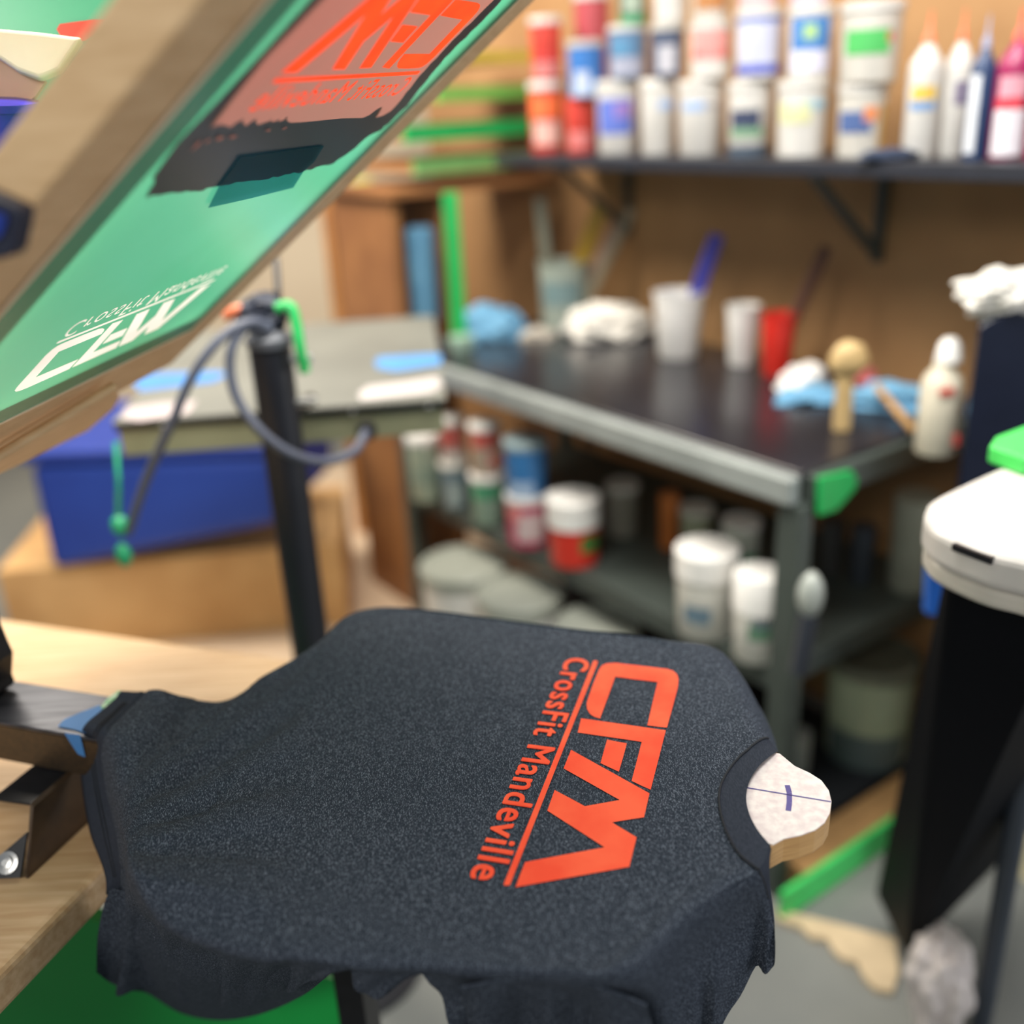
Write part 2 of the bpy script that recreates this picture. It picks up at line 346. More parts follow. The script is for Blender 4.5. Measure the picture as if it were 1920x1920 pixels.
bm = bmesh.new(); prism(bm, [na(x, y, .022) for x, y in ((-60, 58), (0, 63), (80, 70), (160, 80), (120, 140), (82, 155), (40, 140), (0, 113), (-60, 80))], NN * .02); link('handle', bm, PALE, sq, loc=sq.location, bevel=.003)
bm = bmesh.new(); prism(bm, [na(x, y, .012) for x, y in ((-60, 70), (0, 105), (40, 132), (90, 155), (70, 185), (45, 201), (0, 186), (-60, 170))], NN * .009); link('blade', bm, mat('squeegee_blade', (196, 152, 128), .5, rgb2=(176, 140, 108), scale=16), sq, loc=sq.location)
bm = bmesh.new(); P = na(0, 232, .03); lathe(bm, [(.028, -.03), (.032, .012), (.034, .012), (.034, .018), (.02, .02)], c=P, axis=(.1, -.1, 1))
tag(link('ink_tub', bm, mat('blue_ink', (52, 52, 190), .3, rgb2=(40, 40, 140), scale=30), smooth=True), 'small blue ink tub at the left photo edge behind the near rail', 'ink tub')
# clamp on near rail
cl = thing('screen_clamp', 'black plastic screen clamp with blue pad on the near rail', 'clamp', atplane(10, 430, SP + SW * (W0 - .012), SW))
CP = SP + SW * (W0 - .0125)
def ca(px, py): return atplane(px, py, CP, SW)
bm = bmesh.new(); prism(bm, [ca(x, y) for x, y in ((-60, 345), (0, 372), (35, 388), (40, 398), (36, 425), (26, 470), (18, 480), (0, 486), (-60, 500))], SW * .0115); link('clamp_body', bm, mat('navy_plastic', (34, 38, 56), .4), cl, loc=cl.location, bevel=.0025)
bm = bmesh.new(); prism(bm, [ca(x, y) - SW * .0005 for x, y in ((-60, 385), (0, 398), (14, 402), (14, 416), (6, 440), (0, 445), (-60, 450))], -SW * .002); link('clamp_pad', bm, plastic((36, 60, 150)), cl, loc=cl.location)

# ------------------------------------------------------------------ press arm, bracket, platen
press = thing('screen_printing_press', 'black steel screen printing press arm, bracket and wooden shirt board on the wooden table', 'printing press', atz(100, 1340, .87))
zA = .9755; AL = press.location
A0 = atz(-60, 1262, zA); wA = .066
bm = bmesh.new(); box(bm, A0 - PW * wA / 2 + V((0, 0, -.002)) + PU * .22, .62, wA, .004, PU, PW)
arm = link('arm', bm, ARMSTEEL, press, loc=AL, bevel=.0015)
for s_ in (-1, 1):
    bm = bmesh.new(); box(bm, A0 + PU * .22 - PW * wA / 2 + PW * s_ * (wA / 2 - .002) + V((0, 0, -.024)), .62, .004, .04, PU, PW)
    link('side_flange', bm, mat('arm_side_brown_lit', (72, 58, 42), .42, rgb2=(56, 46, 36), scale=220, metal=.3), arm, loc=AL)  # black steel side, the brown light on it is put into the colour
zb = .927; th = .003; EX = PW * .115
tl, tr_ = atz(-14, 1502, zb), atz(58, 1512, zb)
bm = bmesh.new(); prism(bm, [tl, tr_, tr_ + V((0, 0, th)), tl + V((0, 0, th))], EX); br = link('mounting_bracket', bm, BLACKSTEEL, press, loc=AL, bevel=.001)
fb = atz(48, 1646, ZT + .001)
bm = bmesh.new(); prism(bm, [tr_, tr_ + V((0, 0, th)), tr_ + PU * .003, fb + PU * .003, fb], EX); link('web', bm, mat('bracket_side', (82, 64, 46), .35, rgb2=(66, 52, 40), scale=40, metal=.3), br, loc=AL)
ga, gb, gc = atz(54, 1560, .903), atz(-50, 1650, ZT + .004), atz(40, 1646, ZT + .004)
bm = bmesh.new(); gn = (gb - ga).cross(gc - ga).normalized(); gn = gn if gn.z > 0 else -gn
prism(bm, [ga, gb, gc], gn * .003); link('foot', bm, BLACKSTEEL, br, loc=AL)
bm = bmesh.new(); p = atplane(14, 1618, ga + gn * .003, gn); lathe(bm, [(.010, 0), (.010, .0015), (.006, .002), (.006, .005), (.003, .0055)], c=p, n=16, axis=gn); link('bolt', bm, CHROME, br, loc=AL)
bm = bmesh.new(); lathe(bm, [(.0035, 0), (.0035, .0015), (.002, .002)], c=tr_ - PU * .035 + EX * .66 + V((0, 0, th)), n=10); link('rivet', bm, CHROME, br, loc=AL)
hp = atz(24, 1285, zA)
def ha(px, py): return atplane(px, py, hp - PW * .004, PW)
bm = bmesh.new(); prism(bm, [ha(x, y) for x, y in ((-90, 1120), (-4, 1120), (2, 1165), (14, 1195), (26, 1222), (24, 1262), (29, 1275), (27, 1283), (-90, 1288))], PW * -.045); hd = link('press_head', bm, BLACKSTEEL, press, loc=AL, bevel=.002)
bm = bmesh.new(); prism(bm, [ha(x, y) - PW * .0452 for x, y in ((-30, 1186), (0, 1190), (9, 1232), (0, 1250), (-30, 1256))], -PW * .0008); link('badge', bm, mat('badge_cream', (196, 180, 120), .5, rgb2=(60, 50, 36), scale=190), hd, loc=AL)

def pt(a, b, z): return PU * a + PW * b + V((0, 0, z))
plc = AL
nub = [(1330, 1212), (1372, 1250), (1402, 1318), (1436, 1386), (1462, 1413), (1490, 1436), (1518, 1449), (1540, 1463), (1554, 1482), (1559, 1503), (1556, 1524), (1546, 1542), (1528, 1556), (1500, 1566), (1470, 1572), (1450, 1583), (1432, 1592), (1400, 1606), (1345, 1655), (1255, 1735), (1190, 1785)]
nubw = [atz(x, y, 1.0) for x, y in nub]
def rc(a, b, da, db): return [pt(a + da * (1 - math.cos(t)) if 0 else a, b, 1.0) for t in (0,)]
out = nubw + [pt(-.14, .462, 1.0), pt(-.36, .470, 1.0), pt(-.415, .50, 1.0), pt(-.44, .55, 1.0), pt(-.43, .72, 1.0), pt(-.395, .80, 1.0), pt(-.35, .858, 1.0)]
bm = bmesh.new(); prism(bm, [V((p.x, p.y, .9785)) for p in out], (0, 0, .0205)); pl = link('shirt_board', bm, mat('platen_wood', (214, 170, 112), .5, rgb2=(196, 150, 96), scale=14, stretch=(2, 2, 30)), press, loc=plc, bevel=.001); pl['label'] = 'wooden board with white tip poking out of the collar'
bm = bmesh.new(); prism(bm, [V((p.x, p.y, .9991)) for p in [pt(-.12, .60, 1), pt(-.12, .72, 1)] + nubw[4:16]], (0, 0, .0009))
link('white_face', bm, mat('tacky_white_face', (240, 232, 228), .6, rgb2=(222, 208, 208), scale=160), pl, loc=plc)
PEN = mat('purple_pen', (92, 84, 150), .6)
def penline(name, x0, y0, x1, y1, wd):
    a, b = atz(x0, y0, 1.0003), atz(x1, y1, 1.0003); n_ = V((0, 0, 1)).cross((b - a).normalized()) * wd / 2
    bm = bmesh.new(); flat(bm, [a + n_, b + n_, b - n_, a - n_]); o = link(name, bm, PEN, pl, loc=plc); return o
penline('centre_line', 1396, 1476, 1558, 1503, .0013)
for (a_, b_) in (((1476, 1472), (1480, 1486)), ((1480, 1486), (1480, 1505)), ((1480, 1505), (1478, 1520))): penline('cross_mark', *a_, *b_, .004)

# ------------------------------------------------------------------ t-shirt
ST = [
 [(262, 1335, .93), (232, 1297, .987), (216, 1310, .987), (192, 1331, .985), (158, 1362, .984), (150, 1395, .95), (152, 1460, .925), (168, 1560, .897), (201, 1655, .872), (192, 1735, .82), (179, 1822, .78)],
 [(330, 1345, .93), (300, 1301, .985), (275, 1322, .987), (245, 1352, .987), (217, 1385, .985), (206, 1430, .965), (215, 1500, .945), (235, 1590, .93), (233, 1665, .885), (232, 1760, .80), (228, 1856, .72)],
 [(400, 1360, .93), (370, 1312, .975), (345, 1342, .985), (318, 1378, .99), (288, 1425, .99), (268, 1490, .992), (252, 1560, .996), (241, 1632, .999), (258, 1700, .93), (285, 1760, .83), (310, 1850, .70)],
 [(480, 1340, .93), (450, 1291, .98), (430, 1322, .985), (402, 1370, .985), (370, 1430, .988), (342, 1505, .996), (318, 1595, 1.004), (298, 1705, .998), (310, 1738, .95), (340, 1800, .83), (370, 1880, .70)],
 [(560, 1310, .93), (530, 1256, .985), (512, 1292, .986), (488, 1350, .993), (462, 1425, .999), (440, 1515, 1.0035), (420, 1620, 1.0035), (400, 1752, .998), (406, 1776, .95), (420, 1825, .85), (430, 1880, .74)],
 [(640, 1260, .93), (598, 1207, .99), (590, 1245, .999), (572, 1312, 1.0035), (556, 1405, 1.0035), (540, 1520, 1.0035), (525, 1645, 1.0035), (512, 1783, .998), (513, 1800, .96), (518, 1832, .88), (522, 1868, .80)],
 [(700, 1200, .94), (648, 1157, .998), (652, 1190, 1.0035), (650, 1275, 1.0035), (642, 1390, 1.0035), (634, 1525, 1.0035), (622, 1660, 1.0035), (612, 1793, .998), (612, 1808, .98), (614, 1816, .968), (615, 1823, .958)],
 [(750, 1180, .94), (710, 1139, 1.0), (716, 1170, 1.0035), (712, 1275, 1.0035), (706, 1400, 1.0035), (700, 1530, 1.0035), (694, 1670, 1.0035), (688, 1803, .998), (688, 1825, .975), (688, 1842, .958), (688, 1862, .94)],
 [(830, 1190, .94), (790, 1145, 1.0), None, None, None, None, None, (790, 1813, .998), (792, 1826, .98), (794, 1836, .965), (796, 1843, .955)],
 [(960, 1215, .94), (930, 1163, 1.0), None, None, None, None, None, (900, 1824, .998), (892, 1850, .965), (884, 1885, .93), (878, 1930, .89)],
 [(1120, 1240, .94), (1080, 1183, 1.0), None, None, None, None, None, (1030, 1834, .998), (1030, 1870, .95), (1028, 1920, .90), (1026, 2000, .83)],
 [(1260, 1260, .94), (1225, 1200, 1.0), None, None, None, None, None, (1130, 1838, .998), (1135, 1890, .94), (1140, 1950, .88), (1150, 2040, .80)],
 [(1370, 1280, .94), (1330, 1211, 1.0), (1295, 1290, 1.0035), (1262, 1390, 1.0035), (1238, 1490, 1.0035), (1225, 1590, 1.0035), (1214, 1700, 1.0035), (1200, 1815, .998), (1240, 1880, .93), (1270, 1940, .87), (1290, 2020, .80)],
 [(1420, 1320, .94), (1378, 1255, .999), (1340, 1322, 1.0035), (1302, 1405, 1.0035), (1274, 1490, 1.0035), (1266, 1570, 1.0035), (1268, 1655, 1.0035), (1280, 1735, .998), (1310, 1800, .94), (1332, 1855, .90), (1342, 1935, .84)],
 [(1450, 1380, .94), (1410, 1328, .999), (1368, 1385, 1.0035), (1330, 1432, 1.0035), (1306, 1490, 1.0035), (1310, 1560, 1.0035), (1330, 1620, 1.0035), (1365, 1672, .998), (1395, 1735, .94), (1408, 1790, .905), (1415, 1829, .88)],
 [(1460, 1420, .95), (1437, 1386, 1.0), (1388, 1420, 1.0035), (1358, 1460, 1.0035), (1348, 1500, 1.0035), (1358, 1552, 1.0035), (1386, 1604, 1.0035), (1425, 1640, .998), (1442, 1692, .955), (1452, 1745, .92), (1454, 1795, .90)],
 [(1462, 1425, .98), (1457, 1411, 1.0), (1424, 1436, 1.0042), (1405, 1466, 1.0042), (1399, 1498, 1.0042), (1406, 1530, 1.0042), (1424, 1562, 1.0042), (1445, 1590, 1.0), (1440, 1612, .984), (1432, 1635, .975), (1428, 1655, .968)],
]
STW = []
for r in ST:
    a = atz(*r[1]) if 0 else None
    row = [atz(p[0], p[1], p[2]) if p else None for p in r]
    if row[2] is None:
        p, q = row[1], row[7]
        for k in range(2, 7):
            t = (.04, .25, .5, .75, .95)[k - 2]; v = p.lerp(q, t); v.z = 1.0035; row[k] = v
    STW.append(row)
def cr2(rows, k):
    n = len(rows[0]); cols = [cr_path([r[j] for r in rows], k) for j in range(n)]
    return [[cols[j][i] for j in range(n)] for i in range(len(cols[0]))]
SUBI, SUBJ = 10, 9
fine = [cr_path(r, SUBJ) for r in cr2(STW, SUBI)]
NI, NJ = len(fine), len(fine[0])
for i, r in enumerate(fine):
    for j, p in enumerate(r):
        u, v = i / SUBI, j / SUBJ
        inpl = p.dot(PU) > -.45 and .47 < p.dot(PW) < .86
        if 1.6 <= v <= 6.4 and u >= 5.2: p.z = max(1.0032, min(p.z, 1.0042 if u > 15.05 else 1.0035))
        # folds radiating from the hem across the slack back part
        k = max(0, min(1, (5.2 - u) / 3.5)); k2 = max(0, min(1, (u - 1.1) / 1.3))
        qa, qb = p.dot(PU), p.dot(PW); ang = math.atan2(qb - .44, qa + .56); rad = math.hypot(qb - .44, qa + .56)
        f_ = math.sin(ang * 15 + .8 * noise.noise(V((qa * 6, qb * 6, 0)))); f_ = (abs(f_) ** .6) * (1 if f_ > 0 else -1)
        wv = (f_ * .009 * max(0, 1 - abs(rad - .22) / .26) + .002 * math.sin(ang * 31 + 3 * rad)) * max(0, min(1, (rad - .06) / .10))
        if u < 2.2: p += (V((0, 0, .008)) - PW * .004) * math.exp(-((u - 1.15) / .42) ** 2) * (1 if 1.2 < v < 7.5 else 0.4)
        if v < 8: p.z += wv * 1.4 * (k ** .5) * k2 * (1 if v > 1.3 else max(0, v - .3))
        if qa > -.45 and .465 < qb < .865 and 1.2 < v < 6.9: p.z = max(p.z, 1.0022)
        if qa < -.40 and .622 < qb < .70 and 1.6 < v < 4.1 and u > 1: p.z = max(p.z, .9800)
        # soft hanging folds on the near side
        if v > 7.5 and u < 15.5:
            h = (v - 7.5) / 2.5
            d = (math.sin(u * 4.2 + .6 * v) + .6 * math.sin(u * 9 + 2 * v)) * .006 * h
            p += V((PW.x, PW.y, 0)) * d
tsl = pt(-.30, .662, .9)
ts = thing('tshirt', 'charcoal heather t-shirt stretched over the shirt board with orange print', 'shirt', tsl)
CL = bpy.data.materials.new('charcoal_heather'); CL.use_nodes = True; nt = CL.node_tree; b = nt.nodes['Principled BSDF']
b.inputs['Roughness'].default_value = .92; b.inputs['Specular IOR Level'].default_value = .15; b.inputs['Sheen Weight'].default_value = 0.0
tc = nt.nodes.new('ShaderNodeTexCoord'); mp = nt.nodes.new('ShaderNodeMapping'); mp.inputs['Rotation'].default_value = (0, 0, .34); mp.inputs['Scale'].default_value = (2.3, .75, 1)
nt.links.new(tc.outputs['Object'], mp.inputs[0])
nz = nt.nodes.new('ShaderNodeTexNoise'); nz.inputs['Scale'].default_value = 680; nz.inputs['Detail'].default_value = 2; nt.links.new(mp.outputs[0], nz.inputs['Vector'])
rp = nt.nodes.new('ShaderNodeValToRGB'); e = rp.color_ramp.elements; e[0].position = .40; e[0].color = srgb(38, 45, 56); e[1].position = .72; e[1].color = srgb(116, 124, 138)
m_ = e.new(.54); m_.color = srgb(54, 61, 72)
nt.links.new(nz.outputs[0], rp.inputs[0]); nt.links.new(rp.outputs[0], b.inputs['Base Color'])
bu = nt.nodes.new('ShaderNodeBump'); bu.inputs['Strength'].default_value = .25; bu.inputs['Distance'].default_value = .0006
nt.links.new(nz.outputs[0], bu.inputs['Height']); nt.links.new(bu.outputs[0], b.inputs['Normal'])
CLD = mat('charcoal_rib', (56, 61, 72), .95, rgb2=(46, 51, 61), scale=300, stretch=(4, 1, 1), spec=.1)
HEMR = [[p - V((0, 0, .0035 * max(0, i_ - 6))) for p in r] for i_, r in enumerate(fine[:12])]
# body (stations 0..15), collar (15..16), hem band (0..~.8)
ic = 15 * SUBI; ih = 8
bm = bmesh.new(); grid_surface(bm, fine[ih:ic + 1]); bo = link('shirt_body', bm, CL, ts, loc=tsl, smooth=True)
bm = bmesh.new(); grid_surface(bm, [[p + V((0, 0, .0006)) for p in r] for r in fine[ic:]]); link('collar', bm, CLD, ts, loc=tsl, smooth=True)
bm = bmesh.new(); grid_surface(bm, [[p + V((0, 0, .0004)) for p in r[3:8 * SUBJ + 3]] for r in HEMR]); hb = link('hem', bm, CLD, ts, loc=tsl, smooth=True)
so = hb.modifiers.new('solid', 'SOLIDIFY'); so.thickness = .0025
for k_, (i_, j0, j1) in enumerate(((4, 20, 8 * SUBJ), (5, 20, 8 * SUBJ), (ic, 8, 8 * SUBJ))):
    bm = bmesh.new(); tube(bm, [p + V((0, 0, .0016)) for p in fine[i_][j0:j1]], .0006 if k_ < 2 else .0009, n=6, smooth=1)
    link('stitching' if k_ < 2 else 'collar_seam', bm, mat('dark_thread', (26, 30, 38), .8), ts, loc=tsl)
# underside bunched lower layer (swag under the near edge)
sw = []
SG = [
 [(205, 1668, .885), (192, 1700, .855), (180, 1760, .81), (178, 1826, .765)],
 [(225, 1672, .885), (216, 1735, .83), (208, 1790, .78), (205, 1846, .72)],
 [(240, 1668, .90), (240, 1740, .84), (240, 1800, .775), (244, 1860, .70)],
 [(246, 1680, .91), (258, 1750, .84), (268, 1810, .76), (275, 1866, .66)],
 [(268, 1706, .93), (300, 1790, .84), (318, 1850, .74), (335, 1902, .62)],
 [(330, 1740, .94), (380, 1822, .85), (395, 1870, .75), (405, 1916, .64)],
 [(420, 1778, .95), (470, 1850, .83), (478, 1880, .75), (482, 1906, .68)],
 [(540, 1800, .95), (556, 1840, .87), (560, 1856, .82), (562, 1872, .77)],
 [(630, 1805, .95), (628, 1812, .935), (626, 1818, .925), (624, 1824, .915)],
]
g = [cr_path(r, 8) for r in cr2([[atz(*p) + PW * .002 for p in r] for r in SG], 8)]
bm = bmesh.new(); grid_surface(bm, g); link('lower_swag', bm, CL, ts, loc=tsl, smooth=True)
# near sleeve hanging off the shoulder
SV = [
 [(870, 1838, .985), (872, 1880, .93), (876, 1925, .88), (880, 2040, .78)],
 [(930, 1826, .99), (925, 1880, .93), (930, 1940, .87), (930, 2040, .78)],
 [(985, 1822, .992), (990, 1880, .93), (980, 1940, .87), (985, 2040, .78)],
 [(1040, 1821, .992), (1046, 1880, .925), (1050, 1940, .87), (1050, 2040, .78)],
 [(1100, 1830, .99), (1100, 1880, .935), (1110, 1950, .87), (1120, 2040, .78)],
 [(1160, 1848, .985), (1170, 1900, .93), (1180, 1950, .88), (1190, 2040, .78)],
 [(1215, 1870, .97), (1230, 1920, .92), (1240, 1970, .88), (1250, 2040, .80)],
]
for i, r in enumerate(SV):
    SV[i] = [atz(*p) - PW * (.006 + (.012 if i % 2 else -.001) * min(1, k)) for k, p in enumerate(r)]
g = [cr_path(r, 8) for r in cr2(SV, 8)]
bm = bmesh.new(); grid_surface(bm, g); link('sleeve', bm, CL, ts, loc=tsl, smooth=True)
bm = bmesh.new(); tube(bm, [r[0] - PW * .0005 + V((0, 0, .0005)) for r in g], .0011, n=6, smooth=1); link('sleeve_seam', bm, CL, ts, loc=tsl, smooth=True)
logo(lambda a, b: DO + DA * DLEN * a + DB * DLEN * b + V((0, 0, .0009)), 'orange_print', SHINK, ts, tsl)

# tape on the arm end
bm = bmesh.new(); flat(bm, [atz(x, y, zA + .0012) for x, y in ((108, 1362), (120, 1349), (150, 1336), (186, 1322), (200, 1330), (160, 1375), (140, 1368))]); bmesh.ops.triangulate(bm, faces=bm.faces)
q1 = [atplane(x, y, A0 - PW * (wA + .0012), PW) for x, y in ((120, 1374), (150, 1378), (160, 1420), (146, 1414), (134, 1396))]; flat(bm, q1)
tag(link('masking_tape', bm, BLUETAPE), 'torn blue masking tape on the press arm at the hem', 'tape')
bm = bmesh.new(); flat(bm, [atz(x, y, zA + .0018) for x, y in ((188, 1326), (205, 1306), (222, 1295), (240, 1296), (212, 1322), (200, 1332))]); bmesh.ops.triangulate(bm, faces=bm.faces)
tag(link('masking_tape', bm, GREENTAPE), 'green and white tape beside the blue tape on the press arm', 'tape')

# green cabinet under the table, black press leg
bm = bmesh.new(); g0 = atz(646, 1812, .62); gx = PU; 
gp = [g0 - PU * 1.0, g0]
prism(bm, [V((p.x, p.y, .02)) for p in (gp[0], gp[1], gp[1] - PW * .02, gp[0] - PW * .02)], (0, 0, .60))
tag(link('green_cabinet_side', bm, mat('green_board', (24, 180, 80), .4, rgb2=(20, 168, 72), scale=3)), 'bright green panel standing under the shirt and table', 'panel')
bm = bmesh.new(); p = atz(668, 1860, .60); box(bm, (p.x, p.y, .40), .034, .03, .78, PU, PW)
tag(link('support_leg', bm, BLACKSTEEL), 'black square leg under the shirt board beside the green panel', 'leg')
for s_, q_ in enumerate(((.08, .1), (.08, .8), (.9, .1), (.9, .8))):
    bm = bmesh.new(); c = TC - PU * q_[0] - PW * q_[1]; box(bm, (c.x, c.y, .416), .05, .05, .83, PU, PW); link('table_leg', bm, FRAME, tb, loc=tb.location)
# ------------------------------------------------------------------ work bench
bn = thing('work_bench', 'long black topped steel work bench with open shelves along the wall', 'work bench', bp(.75, .3, 0))
bl = bn.location; BL, BD = 1.36, .62
bm = bmesh.new(); box(bm, bp(BL / 2, BD / 2, .8875), BL, BD - .03, .025, E1, E2); link('bench_top', bm, BENCHTOP, bn, loc=bl, bevel=.004)
bm = bmesh.new(); box(bm, bp(BL / 2, .004, .868), BL, .03, .05, E1, E2); link('front_rail', bm, BENCHSTEEL, bn, loc=bl, bevel=.006)
bm = bmesh.new(); box(bm, bp(-.002, BD / 2 + .01, .868), .03, BD - .04, .05, E1, E2); link('end_rail', bm, DARKSTEEL, bn, loc=bl, bevel=.004)
for z_ in (.475,):
    bm = bmesh.new(); box(bm, bp(BL / 2, BD / 2, z_), BL - .06, BD - .04, .05, E1, E2); link('shelf', bm, DARKSTEEL, bn, loc=bl, bevel=.004)
bm = bmesh.new(); box(bm, bp(.68, .30, .026), 1.26, .50, .048, E1, E2); link('shelf', bm, mat('black_shelf', (26, 30, 36), .6), bn, loc=bl, bevel=.003)
for s_ in (.0, BL - .0):
    for d_ in (.02, BD - .04):
        bm = bmesh.new(); box(bm, bp(s_ + (.01 if s_ == 0 else -.01), d_, .42), .05, .035, .845, E1, E2); link('leg', bm, DARKSTEEL, bn, loc=bl, bevel=.003)

# ------------------------------------------------------------------ containers
def vessel(name, label, cat, P, r, h, body, lid=None, patches=(), lidh=.12, taper=.93, group=None, rim=True, shape=None):
    """P base centre; patches: (z0, z1, angle0, angle1, rgb) as fractions of height and degrees around the side seen"""
    t = thing(name, label, cat, P, group)
    bm = bmesh.new(); hb_ = h * (1 - lidh) if lid else h
    if shape == 'bottle': prof = [(r * .9, 0), (r, h * .03), (r, h * .60), (r * .93, h * .66), (r * .4, h * .76), (r * .3, h * .78)]
    else: prof = [(r * taper * .96, 0), (r * taper, h * .015), (r, hb_ * .97), (r, hb_)]
    if shape == 'cup': prof = prof[:-1] + [(r * 1.03, hb_ * .96), (r * 1.04, h), (r * .97, h), (r * .95, h * .97), (r * taper * .9, h * .06)]
    lathe(bm, prof); link('body', bm, body, t, smooth=True)
    if lid:
        bm = bmesh.new()
        if shape == 'bottle': lathe(bm, [(r * .32, h * .78), (r * .30, h * .83), (r * .12, h * .87), (r * .05, h), (r * .01, h)], n=16)
        else: lathe(bm, [(r * 1.02, hb_ + .0004), (r * 1.06, hb_ + .001), (r * 1.06, h * .985), (r * 1.02, h), (r * .9, h), (r * .88, h * .985)])
        link('lid' if shape != 'bottle' else 'nozzle', bm, lid, t, smooth=True)
    dv = V((CAMP.x - P[0], CAMP.y - P[1], 0)); a0 = math.atan2(dv.y, dv.x)
    for (z0, z1, b0, b1, rgb) in patches:
        bm = bmesh.new(); n = 12; rows = []
        for k in range(n + 1):
            an = a0 + math.radians(b0 + (b1 - b0) * k / n); row = []
            for zz in (z0, z1):
                rr = (r if shape == 'bottle' else r * (taper + (1 - taper) * zz)) + .0012
                row.append(V((rr * math.cos(an), rr * math.sin(an), zz * h)))
            rows.append(row)
        grid_surface(bm, rows); link('label', bm, paper(rgb), t, smooth=True)
    return t
def row_item(px, wpx, ybase, ytop, d, z0, **k):
    """centre px and width in photo pixels at shelf depth d, standing on height z0"""
    P0_ = atplane(px, ybase, B0 + E2 * d, E2); P = V((P0_.x, P0_.y, z0)); m = pxm(P)
    ztop = atplane(px, ytop, B0 + E2 * d, E2).z
    return vessel(P=P, r=wpx * m / 2 * .98, h=max(.03, ztop - z0), **k)

SHZ = 1.372
sh = thing('wall_shelf', 'black wall shelf holding the ink containers', 'shelf', bp(.5, .66, SHZ))
SHL = sh.location
bm = bmesh.new(); box(bm, bp(.45, .49, SHZ - .014), 1.70, .33, .028, E1, E2); link('shelf_board', bm, mat('shelf_black', (40, 42, 50), .4), sh, loc=SHL, bevel=.003)
for s_ in (.33, 1.13, -.25):
    bm = bmesh.new(); box(bm, bp(s_, .645, SHZ - .13), .02, .015, .2, E1, E2); prism(bm, [bp(s_ - .01, .64, SHZ - .22), bp(s_ - .01, .64, SHZ - .20), bp(s_ - .01, .42, SHZ - .032), bp(s_ - .01, .40, SHZ - .032)], E1 * .02); link('shelf_bracket', bm, DARKSTEEL, sh, loc=SHL)
JW = plastic((204, 202, 198)); JO = plastic((190, 187, 180)); RED = plastic((206, 70, 60)); BLU = plastic((60, 118, 190)); NAV = plastic((40, 62, 100)); MAG = plastic((150, 30, 84)); GRN = plastic((50, 120, 80))
G1 = 'ink jars on the wall shelf'
D1_ = .42
# lower row: px, width, base y, top y, body, lid, patches, label
low = [
 (1026, 62, 278, 152, RED, JW, [(.5, .8, -70, 70, (236, 112, 60)), (.12, .45, -50, 50, (226, 180, 170))], 'orange red ink jar at the left end of the shelf, lower row'),
 (1088, 56, 280, 182, RED, None, [(.1, .4, -50, 50, (210, 120, 118))], 'plain red ink jar under the bright blue jar'),
 (1158, 78, 283, 150, JW, JW, [(.28, .75, -62, 45, (90, 112, 196)), (.5, .7, -10, 45, (150, 120, 190))], 'white ink pail with round violet blue label, lower shelf row'),
 (1233, 66, 285, 148, JW, JW, [(.6, .72, 0, 60, (160, 184, 222))], 'white ink pail with a faint blue mark, lower row'),
 (1312, 84, 287, 150, JW, JW, [(.60, .72, -50, 10, (150, 176, 214)), (.62, .7, 10, 60, (170, 166, 166))], 'white ink pail with thin blue grey strip, lower row'),
 (1402, 80, 290, 152, JW, JW, [(.38, .62, -55, 30, (50, 60, 90)), (.26, .40, -55, 40, (120, 158, 128)), (0, .14, -80, 80, (60, 76, 94))], 'white ink pail with dark navy and green label, lower row'),
 (1500, 94, 292, 150, JW, JW, [(.45, .72, -60, 20, (206, 206, 160)), (.62, .74, -30, 60, (160, 196, 214))], 'white ink pail with pale yellow label, lower row'),
 (1610, 88, 290, 158, JO, JW, [(.35, .64, -62, 25, (74, 98, 150)), (.5, .7, 5, 40, (222, 140, 90)), (.05, .72, 48, 85, (200, 164, 100))], 'off-white ink pail with blue and orange label, lower row'),
]
for px, wd, yb, yt, bd, ld, pa, lb in low:
    row_item(px, wd, yb, yt, D1_, SHZ + .0005, name='ink_jar', label=lb, cat='ink container', body=bd, lid=ld, patches=pa, group=G1)
def top_of(px, yt): return atplane(px, yt, B0 + E2 * D1_, E2).z + .001
up = [
 (1026, 62, 152, 32, RED, JW, [(.05, .3, -60, 60, (206, 122, 120)), (.35, .42, -80, 80, (214, 60, 60))], 'red ink jar with white lid, stacked at the left end'),
 (1100, 72, 182, 76, BLU, JO, [(.05, .45, -40, 10, (190, 200, 222)), (0, .2, -60, 60, (134, 170, 214))], 'bright blue ink jar stacked on the plain red jar'),
 (1176, 74, 150, 48, plastic((96, 130, 166)), JW, [(.05, .4, -60, 60, (160, 164, 184)), (.45, .7, -50, 10, (84, 140, 180))], 'steel blue ink jar with white lid, upper row'),
 (1251, 66, 148, 46, plastic((78, 88, 112)), JO, [(.1, .6, -35, 30, (186, 186, 196))], 'slate navy ink jar with pale label, upper row'),
 (1331, 82, 150, 44, JW, JW, [(.35, .85, -60, 60, (218, 150, 146)), (.38, .5, -62, 62, (206, 76, 80))], 'white ink pail with pink and red label, upper row'),
 (1420, 90, 152, 18, JW, JW, [(.08, .22, -70, 70, (84, 96, 186)), (.22, .8, -60, 60, (188, 192, 214)), (.8, .9, -70, 70, (104, 122, 186))], 'white ink pail with royal blue bands, upper row'),
 (1516, 88, 150, 14, JW, JW, [(.4, .85, -55, 50, (60, 120, 186)), (.55, .75, -20, 15, (160, 196, 130)), (.1, .4, -60, 60, (206, 206, 226))], 'white ink pail with blue label and yellow green spot, upper row'),
 (1626, 116, 158, 6, JO, JW, [(.36, .66, -52, 38, (74, 176, 92)), (.5, .62, 32, 46, (206, 110, 90))], 'large white ink pail with bright green label, upper row'),
]
